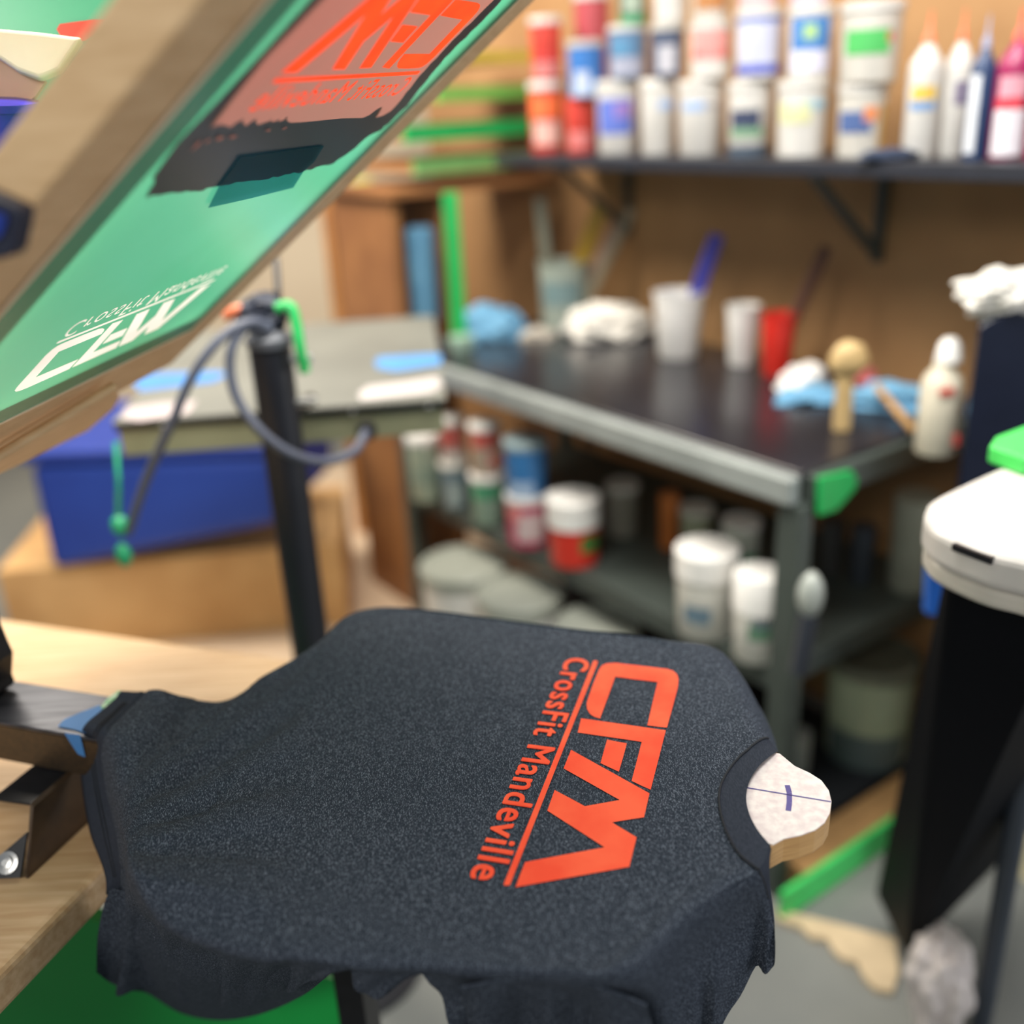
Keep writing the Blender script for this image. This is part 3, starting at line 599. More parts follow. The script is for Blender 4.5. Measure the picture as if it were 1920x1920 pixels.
for px, wd, yb, yt, bd, ld, pa, lb in up:
    z0 = top_of(px, yb) 
    for l_ in low:
        if abs(l_[0] - px) < 46 and abs(l_[3] - yb) < 14: z0 = max(SHZ, atplane(l_[0], l_[3], B0 + E2 * D1_, E2).z) + .0012
    P0_ = atplane(px, yb, B0 + E2 * D1_, E2); P = V((P0_.x, P0_.y, z0)); m = pxm(P); zt = atplane(px, yt, B0 + E2 * D1_, E2).z
    vessel('ink_jar', lb, 'ink container', P, wd * m / 2 * .98 / 1.04, zt - z0, bd, ld, pa, group=G1)
third = [
 (1110, 70, 74, -70, plastic((176, 76, 84)), JW, [(.1, .4, -60, 60, (206, 120, 124))], 'dusky red ink jar behind the blue jar, top row', .54),
 (1186, 60, 46, -60, plastic((74, 96, 84)), JW, [(.0, .15, -60, 60, (60, 150, 104)), (.2, .8, -40, 40, (160, 176, 160))], 'dark green ink jar with pale label, top row', .42),
 (1256, 70, 46, -60, JW, JW, [], 'plain white ink pail cut by the photo top, above the slate jar', .42),
 (1331, 78, 44, -70, JO, JW, [(.2, .6, -50, 50, (176, 120, 70))], 'white ink pail with brown label, top row', .42),
 (1420, 84, 18, -90, plastic((206, 176, 180)), JW, [], 'pale pink ink pail above the royal blue banded pail', .42),
 (1516, 84, 14, -90, plastic((198, 180, 190)), JW, [], 'pale mauve ink pail above the blue labelled pail', .42),
]
for px, wd, yb, yt, bd, ld, pa, lb, d_ in third:
    z0 = atplane(px, yb, B0 + E2 * d_, E2).z + .003
    if d_ == .54: z0 = SHZ + .0005 ; yt = -40
    P0_ = atplane(px, yb, B0 + E2 * d_, E2); P = V((P0_.x, P0_.y, z0)); m = pxm(P); zt = atplane(px, yt, B0 + E2 * d_, E2).z
    for u_ in up:
        if u_[0] == px or abs(u_[0] - px) < 12: 
            if d_ != .54: P.z = z0 = atplane(u_[0], u_[3], B0 + E2 * D1_, E2).z + .0015
    vessel('ink_jar', lb, 'ink container', P, wd * m / 2 * .9, zt - z0, bd, ld, pa, group=G1)
ORT = plastic((226, 120, 84))
bt = [
 (1722, 62, 284, 22, JW, ORT, [(.40, .50, -40, 40, (214, 180, 80)), (.34, .40, -45, 40, (110, 150, 200))], 'white pointed squeeze bottle with yellow and blue label', .42),
 (1782, 50, 286, 18, JW, ORT, [(.36, .52, -10, 60, (120, 112, 136))], 'white pointed squeeze bottle with grey violet label', .46),
 (1826, 46, 290, 30, NAV, plastic((150, 160, 190)), [(.05, .6, -55, -5, (214, 218, 226))], 'navy pointed squeeze bottle with white label', .40),
 (1884, 66, 294, 16, MAG, plastic((230, 90, 80)), [(.03, .34, -50, 50, (220, 218, 226)), (.34, .42, -50, 35, (206, 60, 76)), (.42, .56, -45, 45, (206, 150, 164))], 'magenta pointed squeeze bottle with white label', .42),
 (1948, 54, 296, 20, MAG, ORT, [(.1, .4, -50, 50, (220, 200, 210))], 'magenta squeeze bottle cut by the right photo edge', .42),
]
for px, wd, yb, yt, bd, ld, pa, lb, d_ in bt:
    row_item(px, wd, yb, yt, d_, SHZ + .0005, name='squeeze_bottle', label=lb, cat='bottle', body=bd, lid=ld, patches=pa, shape='bottle', lidh=.2, group='squeeze bottles on the wall shelf')
s_, z_ = wall_at(1670, 296, .36)
bm = bmesh.new(); blob(bm, bp(s_, .355, SHZ + .008), .05, .03, .012, 3, .3, floor=SHZ + .0005)
tag(link('dark_cloth', bm, mat('navy_cloth', (48, 60, 84), .9), smooth=True), 'folded navy cloth at the shelf front under the squeeze bottles', 'cloth')

# ------------------------------------------------------------------ things on the bench
ZB = .9005
def onb(px, py): p = atz(px, py, ZB); return V((p.x, p.y, ZB))
def cup(px, py, wd, hp, body, label, cat='cup', name='cup', **k):
    P = onb(px, py); m = pxm(P); P = P + V((0, 1, 0)) * wd * m * .4
    return vessel(name, label, cat, P, wd * m / 2, hp * m * 1.03, body, None, shape='cup', taper=.8, **k), P
c1, P1 = cup(1278, 676, 94, 118, WHITE, 'white plastic tub holding a blue handled spatula on the bench')
c2, P2 = cup(1396, 688, 62, 108, WHITE, 'empty white plastic cup between the tub and the red cup')
c3, P3 = cup(1462, 708, 64, 112, plastic((216, 46, 34)), 'red plastic cup holding a dark brown handle')
def stick(name, label, cat, P, Q, w_, t_, m):
    bm = bmesh.new(); Z = (Q - P).normalized(); X = V((1, 0, 0)) - Z * Z.x; X.normalize(); Y = Z.cross(X)
    box(bm, (P + Q) / 2, w_, t_, (Q - P).length, X, Y, Z); return tag(link(name, bm, m, bevel=min(w_, t_) * .3), label, cat)
def cupstick(Pc, tip, h0, Yo=0): 
    Q = atY(tip[0], tip[1], Pc.y + Yo); return Pc + V((0, 0, h0)), Q
a, b_ = cupstick(P1, (1345, 440), .03); stick('spatula', 'blue handled spatula leaning in the white tub', 'spatula', a + (b_ - a) * .08, b_, .034, .010, plastic((72, 74, 176)))
a, b_ = cupstick(P3, (1550, 462), .045, .02); stick('paddle', 'dark brown paddle handle leaning out of the red cup', 'tool', a, b_, .026, .014, mat('dark_brown', (92, 58, 44), .5))
# tool pot group
P4 = onb(1062, 622) + V((0, .05, 0))
vessel('tool_pot', 'grey green pot full of brushes at the bench back', 'pot', P4, .07, .185, plastic((150, 160, 150)), None, [(.4, .75, -60, 40, (110, 134, 136))], shape='cup', taper=.9)
for tip, ro, rw, rgb, lb in (((1012, 372), -.035, .030, (116, 118, 104), 'grey flat handle leaning left from the tool pot'), ((1128, 380), -.008, .042, (170, 136, 26), 'yellow brush head standing in the tool pot'), ((1185, 392), .034, .028, (150, 140, 116), 'cream handle leaning right from the tool pot'), ((1158, 420), .014, .03, (160, 122, 100), 'pinkish wooden handle in the tool pot')):
    Q = atY(tip[0], tip[1], P4.y + .03); stick('brush', lb, 'brush', P4 + V((ro, -ro * .5, .03)), Q, rw, .012, plastic(rgb))
bm = bmesh.new(); c = onb(1178, 600) + V((0, .08, .06)); box(bm, c, .09, .05, .12, E1, E2); tag(link('cardboard_box', bm, mat('brown_card', (140, 98, 62), .8)), 'small brown cardboard box behind the white rag', 'box')
bm = bmesh.new(); c = onb(1145, 640) + V((0, .05, .03)); blob(bm, c, .115, .07, .055, 5, .35, floor=ZB); tag(link('white_rag', bm, mat('white_rag', (216, 212, 204), .8), smooth=True), 'crumpled white rag beside the tool pot', 'rag')
BT = mat('blue_shop_towel', (112, 164, 196), .85, rgb2=(92, 144, 180), scale=30)
def rag(px, py, rx, ry, rz, seed, m, label, name='blue_towel', cat='towel', rot=0):
    c = onb(px, py); bm = bmesh.new(); blob(bm, (0, 0, 0), rx, ry, rz, seed, .45, freq=1.8)
    bmesh.ops.rotate(bm, verts=bm.verts, cent=(0, 0, 0), matrix=Matrix.Rotation(rot, 3, 'Z'))
    for v in bm.verts: v.co += c; v.co.z = max(v.co.z, ZB)
    return tag(link(name, bm, m, smooth=True), label, cat)
rag(925, 632, .10, .06, .085, 9, BT, 'blue shop towel heaped beside the green post', rot=-.2)
rag(1005, 634, .045, .03, .03, 10, mat('greige_rag', (176, 168, 156), .8), 'small beige rag beside the heaped blue towel', 'rag', 'rag')
bm = bmesh.new(); P = onb(866, 655); lathe(bm, [(.03, 0), (.036, .03), (.034, .035)], c=P); tag(link('small_bowl', bm, plastic((140, 166, 150)), smooth=True), 'small clear green bowl at the foot of the green post', 'bowl')
rag(1512, 745, .075, .055, .022, 11, BT, 'blue shop towel under the white paper towel', rot=.4)
rag(1505, 728, .06, .04, .045, 12, mat('paper_towel', (230, 226, 222), .85), 'crumpled white paper towel by the red cup', 'paper_towel', rot=.2)
rag(1672, 760, .105, .05, .040, 13, BT, 'wide blue shop towel right of the wooden brush', rot=-.5)
rag(1625, 716, .022, .02, .03, 14, mat('pink_rag', (212, 110, 110), .8), 'small pink scrap behind the wide blue towel', 'pink_scrap', 'scrap')
wb = thing('wooden_brush', 'upright pale wooden brush standing on the bench', 'brush', onb(1577, 808))
wl_ = wb.location; CW = mat('beech', (206, 176, 124), .5); m = pxm(wl_)
bm = bmesh.new(); box(bm, wl_ + V((0, 0, .055)), .030, .018, .11); link('handle', bm, CW, wb, loc=wl_, bevel=.004)
bm = bmesh.new(); blob(bm, wl_ + V((.004, 0, .135)), .036, .02, .034, 2, .1); link('head', bm, CW, wb, loc=wl_, smooth=True)
kn = thing('putty_knife', 'dark putty knife with wooden edge lying on the blue towel', 'tool', onb(1690, 815))
bm = bmesh.new(); a, b_ = onb(1640, 772) + V((0, 0, .05)), onb(1715, 822) + V((0, 0, .012)); tube(bm, [a, b_], .008, smooth=1); link('handle', bm, mat('oak', (176, 136, 84), .5), kn, loc=kn.location)
bm = bmesh.new(); tube(bm, [b_ + (b_ - a).normalized() * .001, onb(1765, 850) + V((0, 0, .006))], .008, r2=.003, smooth=1); link('blade', bm, BLACKSTEEL, kn, loc=kn.location)

# squeeze spray bottle right
PB = onb(1765, 858); m = pxm(PB); PB = PB + V((0, .03, 0))
sb = thing('spray_bottle', 'white cleaning bottle with red marks at the bench corner', 'bottle', PB)
bm = bmesh.new(); lathe(bm, [(.031, 0), (.034, .004), (.034, .120), (.030, .135), (.018, .15), (.017, .16)], c=PB); link('body', bm, mat('bottle_cream', (216, 208, 188), .45), sb, loc=PB, smooth=True)
bm = bmesh.new(); lathe(bm, [(.019, .1605), (.022, .162), (.018, .19), (.010, .20)], c=PB + V((.006, 0, 0))); link('nozzle', bm, WHITE, sb, loc=PB, smooth=True)
bm = bmesh.new(); box(bm, PB + V((-.006, -.0345, .118)), .024, .004, .012); link('label', bm, paper((210, 80, 66)), sb, loc=PB)
bm = bmesh.new(); box(bm, PB + V((.022, -.030, .03)), .006, .008, .018); link('label', bm, paper((200, 60, 56)), sb, loc=PB)

# green clip, items inside the bench end
bm = bmesh.new(); a = atplane(1562, 925, bp(-.022, 0, 0), E1)
def ea(px, py, s=-.022): return atplane(px, py, bp(s, 0, 0), E1)
prism(bm, [ea(x, y) for x, y in ((1530, 893), (1590, 880), (1600, 895), (1596, 915), (1560, 955), (1528, 965))], E1 * -.01)
tag(link('green_clip', bm, plastic((20, 170, 84)), bevel=.003), 'bright green clip hanging on the bench end rail', 'clip')

# ------------------------------------------------------------------ mid shelf of the bench
ZM = .5005; G2 = 'ink jars on the bench shelf'
def shelf_item(px, ybase, wd, ytop, body, lid, pa, label, name='ink_jar', cat='ink container', z=ZM, **k):
    P = atz(px, ybase, z); m = pxm(P); P = V((P.x, P.y, z)) + V((.0, 1, 0)) * wd * m * .35; m = pxm(P)
    ztop = atplane(px, ytop, P, V((0, 1, 0))).z
    return vessel(name, label, cat, P, wd * m / 2 / 1.05, ztop - z, body, lid, pa, group=G2, **k)
PG = plastic((178, 190, 170))
shelf_item(800, 940, 64, 812, PG, WHITE, [(.3, .5, -60, 60, (150, 166, 150))], 'pale green ink pail with white lid under the bench left end')
shelf_item(856, 955, 56, 862, plastic((110, 130, 142)), OFFW, [(.1, .6, -40, 30, (160, 172, 172))], 'grey blue ink jar under the red labelled jars')
shelf_item(918, 985, 66, 885, plastic((150, 178, 160)), WHITE, [(.55, .85, -60, 60, (70, 150, 110))], 'grey green ink jar with green band on the bench shelf')
shelf_item(993, 1026, 84, 922, plastic((186, 46, 92)), WHITE, [(.15, .7, -35, 45, (206, 186, 186)), (.55, .85, -70, -20, (222, 130, 130))], 'magenta ink jar on the bench shelf')
shelf_item(1080, 1064, 100, 930, plastic((206, 50, 36)), WHITE, [(.25, .6, 15, 70, (30, 130, 56))], 'red and green ink jar with wide white lid on the bench shelf', lidh=.4)
shelf_item(1170, 1008, 62, 905, plastic((150, 148, 136)), OFFW, [], 'dull grey ink jar behind the red and green jar')
shelf_item(1256, 1030, 40, 925, plastic((206, 120, 60)), None, [], 'orange ink jar deep on the bench shelf')
shelf_item(1308, 1040, 62, 950, plastic((166, 170, 146)), OFFW, [], 'pale olive ink jar behind the tall white pail')
shelf_item(1392, 1068, 72, 975, plastic((190, 196, 184)), WHITE, [(.1, .35, 0, 60, (60, 160, 104))], 'white ink jar with green patch behind the front pails')
shelf_item(1330, 1200, 116, 1025, OFFW, WHITE, [(.22, .42, -45, 10, (100, 124, 140))], 'tall white pail with grey blue mark at the shelf front', lidh=.3)
shelf_item(1424, 1244, 92, 1072, OFFW, WHITE, [(.3, .5, -20, 60, (96, 136, 110)), (.44, .58, -10, 60, (90, 106, 120))], 'white pail with green mark beside the bench leg', lidh=.42)
# stacked jars on the first ones
def stacked(px, ybase, wd, ytop, yref, body, lid, pa, label, z):
    P = atz(px, yref, ZM); m = pxm(P); P = V((P.x, P.y, z)) + V((0, 1, 0)) * wd * m * .35
    ztop = atplane(px, ytop, P, V((0, 1, 0))).z; vessel('ink_jar', label, 'ink container', P, wd * pxm(P) / 2 / 1.06, ztop - z, body, lid, pa, group=G2)
def ztop_of(px, yref, ytop, wd):
    P = atz(px, yref, ZM); P = P + V((0, 1, 0)) * wd * pxm(P) * .35; return atplane(px, ytop, P, V((0, 1, 0))).z + .0015
stacked(856, 862, 52, 782, 955, plastic((206, 130, 120)), WHITE, [(.0, .3, -60, 60, (206, 196, 190)), (.45, .8, -50, 20, (200, 90, 84))], 'salmon red ink jar stacked on the grey blue jar', ztop_of(856, 955, 862, 56))
stacked(918, 885, 60, 790, 985, plastic((196, 176, 156)), WHITE, [(.55, .9, -60, 60, (190, 90, 80)), (.2, .4, 10, 60, (214, 110, 104))], 'cream and red ink jar stacked on the green banded jar', ztop_of(918, 985, 885, 66))
stacked(993, 922, 84, 822, 1026, plastic((54, 116, 176)), plastic((150, 170, 176)), [(.0, .3, -60, 20, (160, 184, 214))], 'blue ink jar stacked on the magenta jar', ztop_of(993, 1026, 922, 84))
# big pails on the lowest shelf
G3 = 'big white pails on the lowest bench shelf'
for px, yt, wd, d_, lb in ((868, 1052, 190, .18, 'big white pail with dull lid at the left of the lowest shelf'), (975, 1105, 190, .12, 'big white pail second from the left on the lowest shelf'), (1120, 1165, 180, .16, 'big white pail mostly hidden behind the shirt edge')):
    z_l = .39; P = atz(px, yt, z_l); s0, d0 = (P - B0).dot(E1), (P - B0).dot(E2)
    P = V((P.x, P.y, .052)); vessel('lidded_pail', lb, 'pail', P, wd * pxm(P) / 2 * .8, .335, WHITE, plastic((156, 160, 150)), [(.1, .3, -70, -40, (70, 76, 170))] if px == 868 else [], group=G3, lidh=.1)
# translucent tub and things right of the leg
TR = plastic((176, 186, 160))
P = atz(1640, 1440, .0); vessel('clear_tub', 'murky translucent tub on the lowest board right of the bench leg', 'tub', atz(1635, 1430, .05) + V((0, .05, .0025)), .095, .26, TR, plastic((110, 112, 98)), [(.0, .35, -60, 60, (96, 110, 112))], lidh=.12)
def endjar(px, yb, yt, wd, body, label, s, name='ink_jar', cat='ink container'):
    P = atz(px, yb, ZM); m = pxm(P); P = V((P.x, P.y, ZM)); zt = atplane(px, yt, P, V((0, 1, 0))).z
    vessel(name, label, cat, P, wd * m / 2, zt - ZM, body, None, [], shape=None)
endjar(1556, 1072, 975, 44, plastic((76, 76, 76)), 'dark grey jar near the bench end on the shelf', 0)
endjar(1612, 1088, 985, 44, plastic((56, 62, 70)), 'darker slate jar beside the dark grey jar', 0)
endjar(1702, 1100, 930, 78, plastic((150, 154, 140)), 'pale grey translucent jug at the bench end', 0, 'jug', 'jug')
bm = bmesh.new(); P = atplane(1520, 1115, bp(-.05, 0, 0), E1); blob(bm, P, .022, .02, .042, 1, .05); tg = tag(link('white_tag', bm, plastic((168, 174, 168)), smooth=True), 'pale oval tag hanging by the right bench leg', 'tag')
bm = bmesh.new(); tube(bm, [P + V((0, 0, -.04)), P + V((-.012, 0, -.15))], .017, smooth=1); o = link('tag_strap', bm, plastic((50, 54, 64)), tg)

# ------------------------------------------------------------------ screen rack left of the bench
SR = 1.42
def ra(px, py, s=SR): return atplane(px, py, bp(s, 0, 0), E1)
def rb(px0, px1, y0, h, rgb, label, s=SR, dep=.34, name='mesh_screen', cat='screen frame', slope=-.07, z_=None):
    P, Q = ra(px0, y0, s), ra(px1, y0 + slope * (px1 - px0), s); z = P.z; Q.z = z; hh = h * pxm(P)
    bm = bmesh.new(); prism(bm, [P + V((0, 0, -hh / 2)), Q + V((0, 0, -hh / 2)), Q + V((0, 0, hh / 2)), P + V((0, 0, hh / 2))], E1 * .02)
    t = thing(name, label, cat, P, 'screen frames in the rack'); link('edge', bm, plastic(rgb), t, loc=P)
    bm = bmesh.new(); P2, Q2 = P + E1 * .021, Q + E1 * .021; prism(bm, [P2 + V((0, 0, -hh * .4)), Q2 + V((0, 0, -hh * .4)), Q2 + V((0, 0, hh * .4)), P2 + V((0, 0, hh * .4))], E1 * dep); link('frame', bm, mat('rack_wood', (150, 104, 62), .6), t, loc=P)
rb(868, 1000, 108, 20, (196, 178, 70), 'yellow edged screen frame, topmost in the rack')
rb(822, 1000, 178, 24, (110, 184, 84), 'light green edged screen frame, second in the rack')
rb(762, 995, 252, 30, (14, 166, 86), 'bright green edged screen frame, third in the rack')
rb(780, 1005, 315, 28, (112, 164, 96), 'dull green edged screen frame, lowest in the rack')
rk = thing('screen_rack', 'brown wooden rack holding the screen frames', 'rack', ra(900, 700))
RKL = rk.location; RW = mat('rack_brown', (150, 102, 60), .6, rgb2=(126, 82, 48), scale=6)
bm = bmesh.new(); P, Q = ra(735, 358), ra(1040, 340); prism(bm, [V((P.x, P.y, P.z - .02)), V((Q.x, Q.y, P.z - .02)), V((Q.x, Q.y, P.z + .0)), V((P.x, P.y, P.z + .0))], E1 * .4); link('rack_shelf', bm, RW, rk, loc=RKL)
for px_ in (745, 834):
    P = ra(px_, 360, SR + .03); bm = bmesh.new(); hz = ra(735, 358).z - .022; box(bm, V((P.x, P.y, hz / 2 + .001)) + E1 * .2, .36, .025, hz, E1, E2); link('rack_side', bm, RW, rk, loc=RKL)
bm = bmesh.new(); P = atplane(862, 640, bp(1.28, 0, 0), E1); zt = atplane(855, 360, P, V((0, 1, 0))).z; box(bm, V((P.x, P.y, (ZB + zt) / 2)), .040, .02, zt - ZB)
tag(link('green_post', bm, plastic((28, 172, 84))), 'bright green upright strip at the left end of the bench', 'post')
# light blue roll hanging beside
P = atplane(795, 560, bp(1.5, 0, 0), E1); zt = atplane(790, 425, P, V((0, 1, 0))).z; zb_ = atplane(795, 600, P, V((0, 1, 0))).z
bm = bmesh.new(); lathe(bm, [(.036, zb_ - P.z), (.04, zb_ - P.z + .01), (.04, zt - P.z - .01), (.03, zt - P.z)], c=P); tag(link('hanging_towel_roll', bm, BT, smooth=True), 'light blue towel roll hanging left of the green post', 'towel roll')
# wooden cabinet further left
cb = thing('wooden_cabinet', 'open orange brown wooden cabinet against the far wall', 'cabinet', atz(700, 1150, 0)); Yc = 3.55
CB = cb.location; OW = mat('orange_wood', (186, 130, 72), .5, rgb2=(160, 106, 58), scale=6)
def ya(px, py, Y=Yc): return atY(px, py, Y)
x0, x1 = ya(628, 560).x, ya(762, 560).x; zt = ya(690, 392).z; cy = Yc
for nm, cx, cz, sx, sz in (('side', x0, zt / 2, .03, zt), ('side', x1, zt / 2, .03, zt), ('top', (x0 + x1) / 2, zt + .016, x1 - x0 + .06, .03), ('shelf', (x0 + x1) / 2, ya(690, 590).z, x1 - x0 - .03, .03), ('shelf', (x0 + x1) / 2, ya(720, 950).z, x1 - x0 - .03, .03), ('back', (x0 + x1) / 2, zt / 2, x1 - x0, .012)):
    bm = bmesh.new(); back = nm == 'back'; box(bm, (cx, cy + (.36 if back else .18), cz), sx, .01 if back else .35, zt if back else sz); link(nm, bm, OW if not back else mat('cab_back', (76, 50, 42), .7), cb, loc=CB)
bm = bmesh.new(); P = ya(700, 368, 3.6); blob(bm, V((x0 + .12, cy + .12, zt + .06)), .05, .05, .03, 4, .2, floor=zt + .032); tag(link('yellow_ball', bm, plastic((206, 214, 110)), smooth=True), 'yellow green lump on top of the wooden cabinet', 'ball')
for px_, yb, yt, wd, rgb, lb, pa in ((700, 925, 835, 44, (206, 198, 184), 'cream bottle on the cabinet middle shelf', []), (705, 1150, 1040, 60, (214, 206, 196), 'white topped orange jar at the bottom of the cabinet', [(0, .5, -70, 70, (214, 160, 80))]), (745, 1120, 990, 36, (190, 184, 166), 'tall pale bottle beside the orange jar', [])):
    P = ya(px_, yb, 3.42); z = P.z; zt_ = ya(px_, yt, 3.42).z
    if yb < 1000: P = V((P.x, 3.62, ya(720, 950).z + .016)); zt_ = P.z + .15
    else: P.z = .0; zt_ = ya(px_, yt, P.y).z
    if yb < 1000 or True: vessel('supply_bottle', lb, 'bottle', P, wd * pxm(P) / 2, zt_ - P.z, plastic(rgb), None, pa)

# blue tote, cardboard, cream floor mat at left
bx = thing('blue_tote', 'large blue plastic tote behind the flash dryer', 'tote', atY(290, 1060, 2.7)); Yt = 2.7
BXL = bx.location; q = [atY(95, 1072, Yt), atY(522, 985, Yt), atY(520, 855, Yt + .0), atY(50, 872, Yt)]
bm = bmesh.new(); prism(bm, q, (0.1, .42, .02)); link('tub', bm, mat('tote_blue', (42, 74, 168), .45, rgb2=(38, 66, 156), scale=3), bx, loc=BXL, bevel=.03)
bm = bmesh.new(); prism(bm, [atY(36, 872, Yt - .01), atY(530, 852, Yt - .01), atY(530, 832, Yt - .01), atY(36, 850, Yt - .01)], (.1, .45, .02)); link('rim', bm, mat('tote_blue_rim', (38, 62, 150), .45), bx, loc=BXL, bevel=.008)
CARD = mat('cardboard', (214, 172, 118), .85, rgb2=(194, 150, 98), scale=5)
z0 = min(p.z for p in q)
bm = bmesh.new(); zc = q[0].z - .002; box(bm, (-1.05, 3.02, zc / 2), 1.0, .5, zc, (1, .1, 0), (-.1, 1, 0)); tag(link('cardboard_box', bm, CARD), 'wide cardboard box carrying the blue tote', 'box')
bm = bmesh.new(); box(bm, (-1.92, 2.3, .35), .6, .7, .7); tag(link('cardboard_box', bm, mat('cardboard_dark', (128, 90, 56), .85)), 'darker brown box at the left photo edge beyond the table', 'box')
bm = bmesh.new(); box(bm, (-.55, 3.3, .003), 1.6, 2.2, .006); tag(link('floor_mat', bm, mat('cream_mat', (226, 202, 174), .7)), 'cream floor covering around the dryer post', 'mat')

# ------------------------------------------------------------------ flash dryer
fd = thing('flash_dryer', 'grey flat flash dryer head with olive casing on a black post', 'flash dryer', V((-.40, 1.48, 0)))
FDL = fd.location; ZF = 1.05
fl_, fr_, br_ = atz(210, 792, ZF), atz(836, 747, ZF), atz(808, 592, ZF)
fx = (fr_ - fl_).normalized(); fyv = V((-fx.y, fx.x, 0)); dp = (br_ - fr_).dot(fyv); fwid = (fr_ - fl_).length
def fp(a, b, z): return fl_ + fx * a + fyv * b + V((0, 0, z))
GT = mat('dryer_grey', (116, 117, 110), .5, rgb2=(104, 105, 99), scale=5)
bm = bmesh.new(); box(bm, fp(fwid / 2, dp / 2, -.002), fwid, dp, .004, fx, fyv); link('top_sheet', bm, GT, fd, loc=FDL)
bm = bmesh.new(); box(bm, fp(fwid / 2, dp / 2, -.010), fwid - .002, dp - .004, .012, fx, fyv); link('dark_edge', bm, BLACKSTEEL, fd, loc=FDL)
bm = bmesh.new(); box(bm, fp(fwid / 2, dp / 2, -.038), fwid - .012, dp - .012, .044, fx, fyv); link('casing', bm, mat('olive_metal', (150, 150, 122), .4, metal=.35, rgb2=(136, 138, 110), scale=4), fd, loc=FDL)
for a_ in (.08, .235, .385, fwid - .03):
    bm = bmesh.new(); lathe(bm, [(.004, 0), (.004, .003), (.002, .004)], c=fp(a_, -.001, -.011), axis=-fyv, n=10); link('screw', bm, CHROME, fd, loc=FDL)
for P_, m_, nm in ((((243, 712), (262, 702), (415, 697), (424, 704), (400, 716), (262, 733)), BLUETAPE, 'blue_strip'), (((703, 677), (712, 670), (810, 664), (828, 666), (826, 684), (742, 696), (706, 690)), mat('bright_blue_tape', (80, 142, 200), .5), 'blue_strip'), (((226, 785), (240, 765), (300, 756), (370, 752), (352, 776), (262, 790)), paper((180, 168, 168)), 'warning_label'), (((672, 738), (690, 724), (760, 716), (820, 706), (830, 722), (808, 736), (676, 751)), paper((184, 178, 176)), 'warning_label')):
    bm = bmesh.new(); prism(bm, [atz(x, y, ZF + .0006) for x, y in P_], (0, 0, .0006)); link(nm, bm, m_, fd, loc=FDL)
pbse = atY(540, 900, 1.46); PX, PY = pbse.x, 1.46
ztp = atY(512, 648, 1.46).z
bm = bmesh.new(); lathe(bm, [(.13, 0.001), (.13, .012), (.05, .02), (.033, .2), (.031, .4), (.0305, ztp - .005), (.025, ztp)], c=(PX, PY, 0)); link('post', bm, mat('post_black', (24, 27, 36), .45), fd, loc=FDL, smooth=True)
bm = bmesh.new(); lathe(bm, [(.033, 0), (.034, .012), (.027, .018), (.024, .022)], c=(PX, PY, ztp + .0005)); link('post_cap', bm, mat('cap_grey', (92, 96, 104), .5), fd, loc=FDL, smooth=True)
bm = bmesh.new(); tube(bm, [(PX, PY, ztp - .11), (PX + .03, PY + .1, ztp - .11), fp(fwid * .5, .03, -.012)], .010, smooth=1); link('support_bar', bm, BLACKSTEEL, fd, loc=FDL)
for dz in (-.02, -.085):
    bm = bmesh.new(); tube(bm, [(PX + .02, PY - .002, ztp + dz), (PX + .058, PY, ztp + dz - .002)], .007, smooth=1); link('clamp_screw', bm, CHROME, fd, loc=FDL)
CBL = mat('cable_grey', (82, 88, 104), .45)
def cable(pts, r_, label, name='power_cable', m=CBL, Ys=None):
    bm = bmesh.new(); tube(bm, [atY(x, y, Y) for x, y, Y in pts], r_, n=12, smooth=10)
    return tag(link(name, bm, m, smooth=True), label, 'cable')
cable([(505, 612, 1.44), (470, 604, 1.42), (430, 622, 1.40), (388, 664, 1.38), (352, 722, 1.37), (328, 780, 1.37), (300, 840, 1.38), (272, 905, 1.40), (240, 1000, 1.42)], .0068, 'grey cable dropping to the left from the dryer post')
cable([(508, 618, 1.44), (465, 612, 1.42), (436, 648, 1.40), (432, 700, 1.39), (448, 755, 1.38), (492, 812, 1.37), (548, 852, 1.38), (610, 866, 1.42), (662, 848, 1.48), (686, 812, 1.54)], .0072, 'grey cable looping from the post to the dryer casing')
cable([(526, 612, 1.47), (522, 560, 1.48), (520, 520, 1.5), (517, 485, 1.52)], .0048, 'thin black cable rising from the post top', m=BLACKSTEEL)
bm = bmesh.new(); P = atY(688, 806, 1.56); lathe(bm, [(.016, 0), (.016, .01), (.008, .014)], c=P, axis=(0, -1, 0)); link('cable_socket', bm, BLACKSTEEL, fd, loc=FDL, smooth=True)
bm = bmesh.new(); blob(bm, V((PX - .004, PY + .005, ztp + .045)), .034, .026, .028, 6, .3); tag(link('cable_knot', bm, mat('navy_rubber', (38, 44, 60), .5), smooth=True), 'dark bundle of cable on top of the dryer post', 'cable bundle')
bm = bmesh.new(); tube(bm, [atY(x, y, Y) for x, y, Y in ((518, 578, 1.45), (545, 575, 1.45), (556, 610, 1.44), (562, 650, 1.43), (572, 698, 1.43))], .0078, n=10, smooth=6); tag(link('green_strap', bm, plastic((34, 180, 92)), smooth=True), 'bright green strap hanging from the post top', 'strap')
bm = bmesh.new(); tube(bm, [atY(x, y, Y) for x, y, Y in ((425, 592, 1.5), (450, 582, 1.49), (475, 590, 1.48), (490, 570, 1.48), (512, 566, 1.48))], .009, n=10, smooth=6); tag(link('orange_cord', bm, plastic((232, 128, 88)), smooth=True), 'orange cord coiled behind the post top', 'cord')
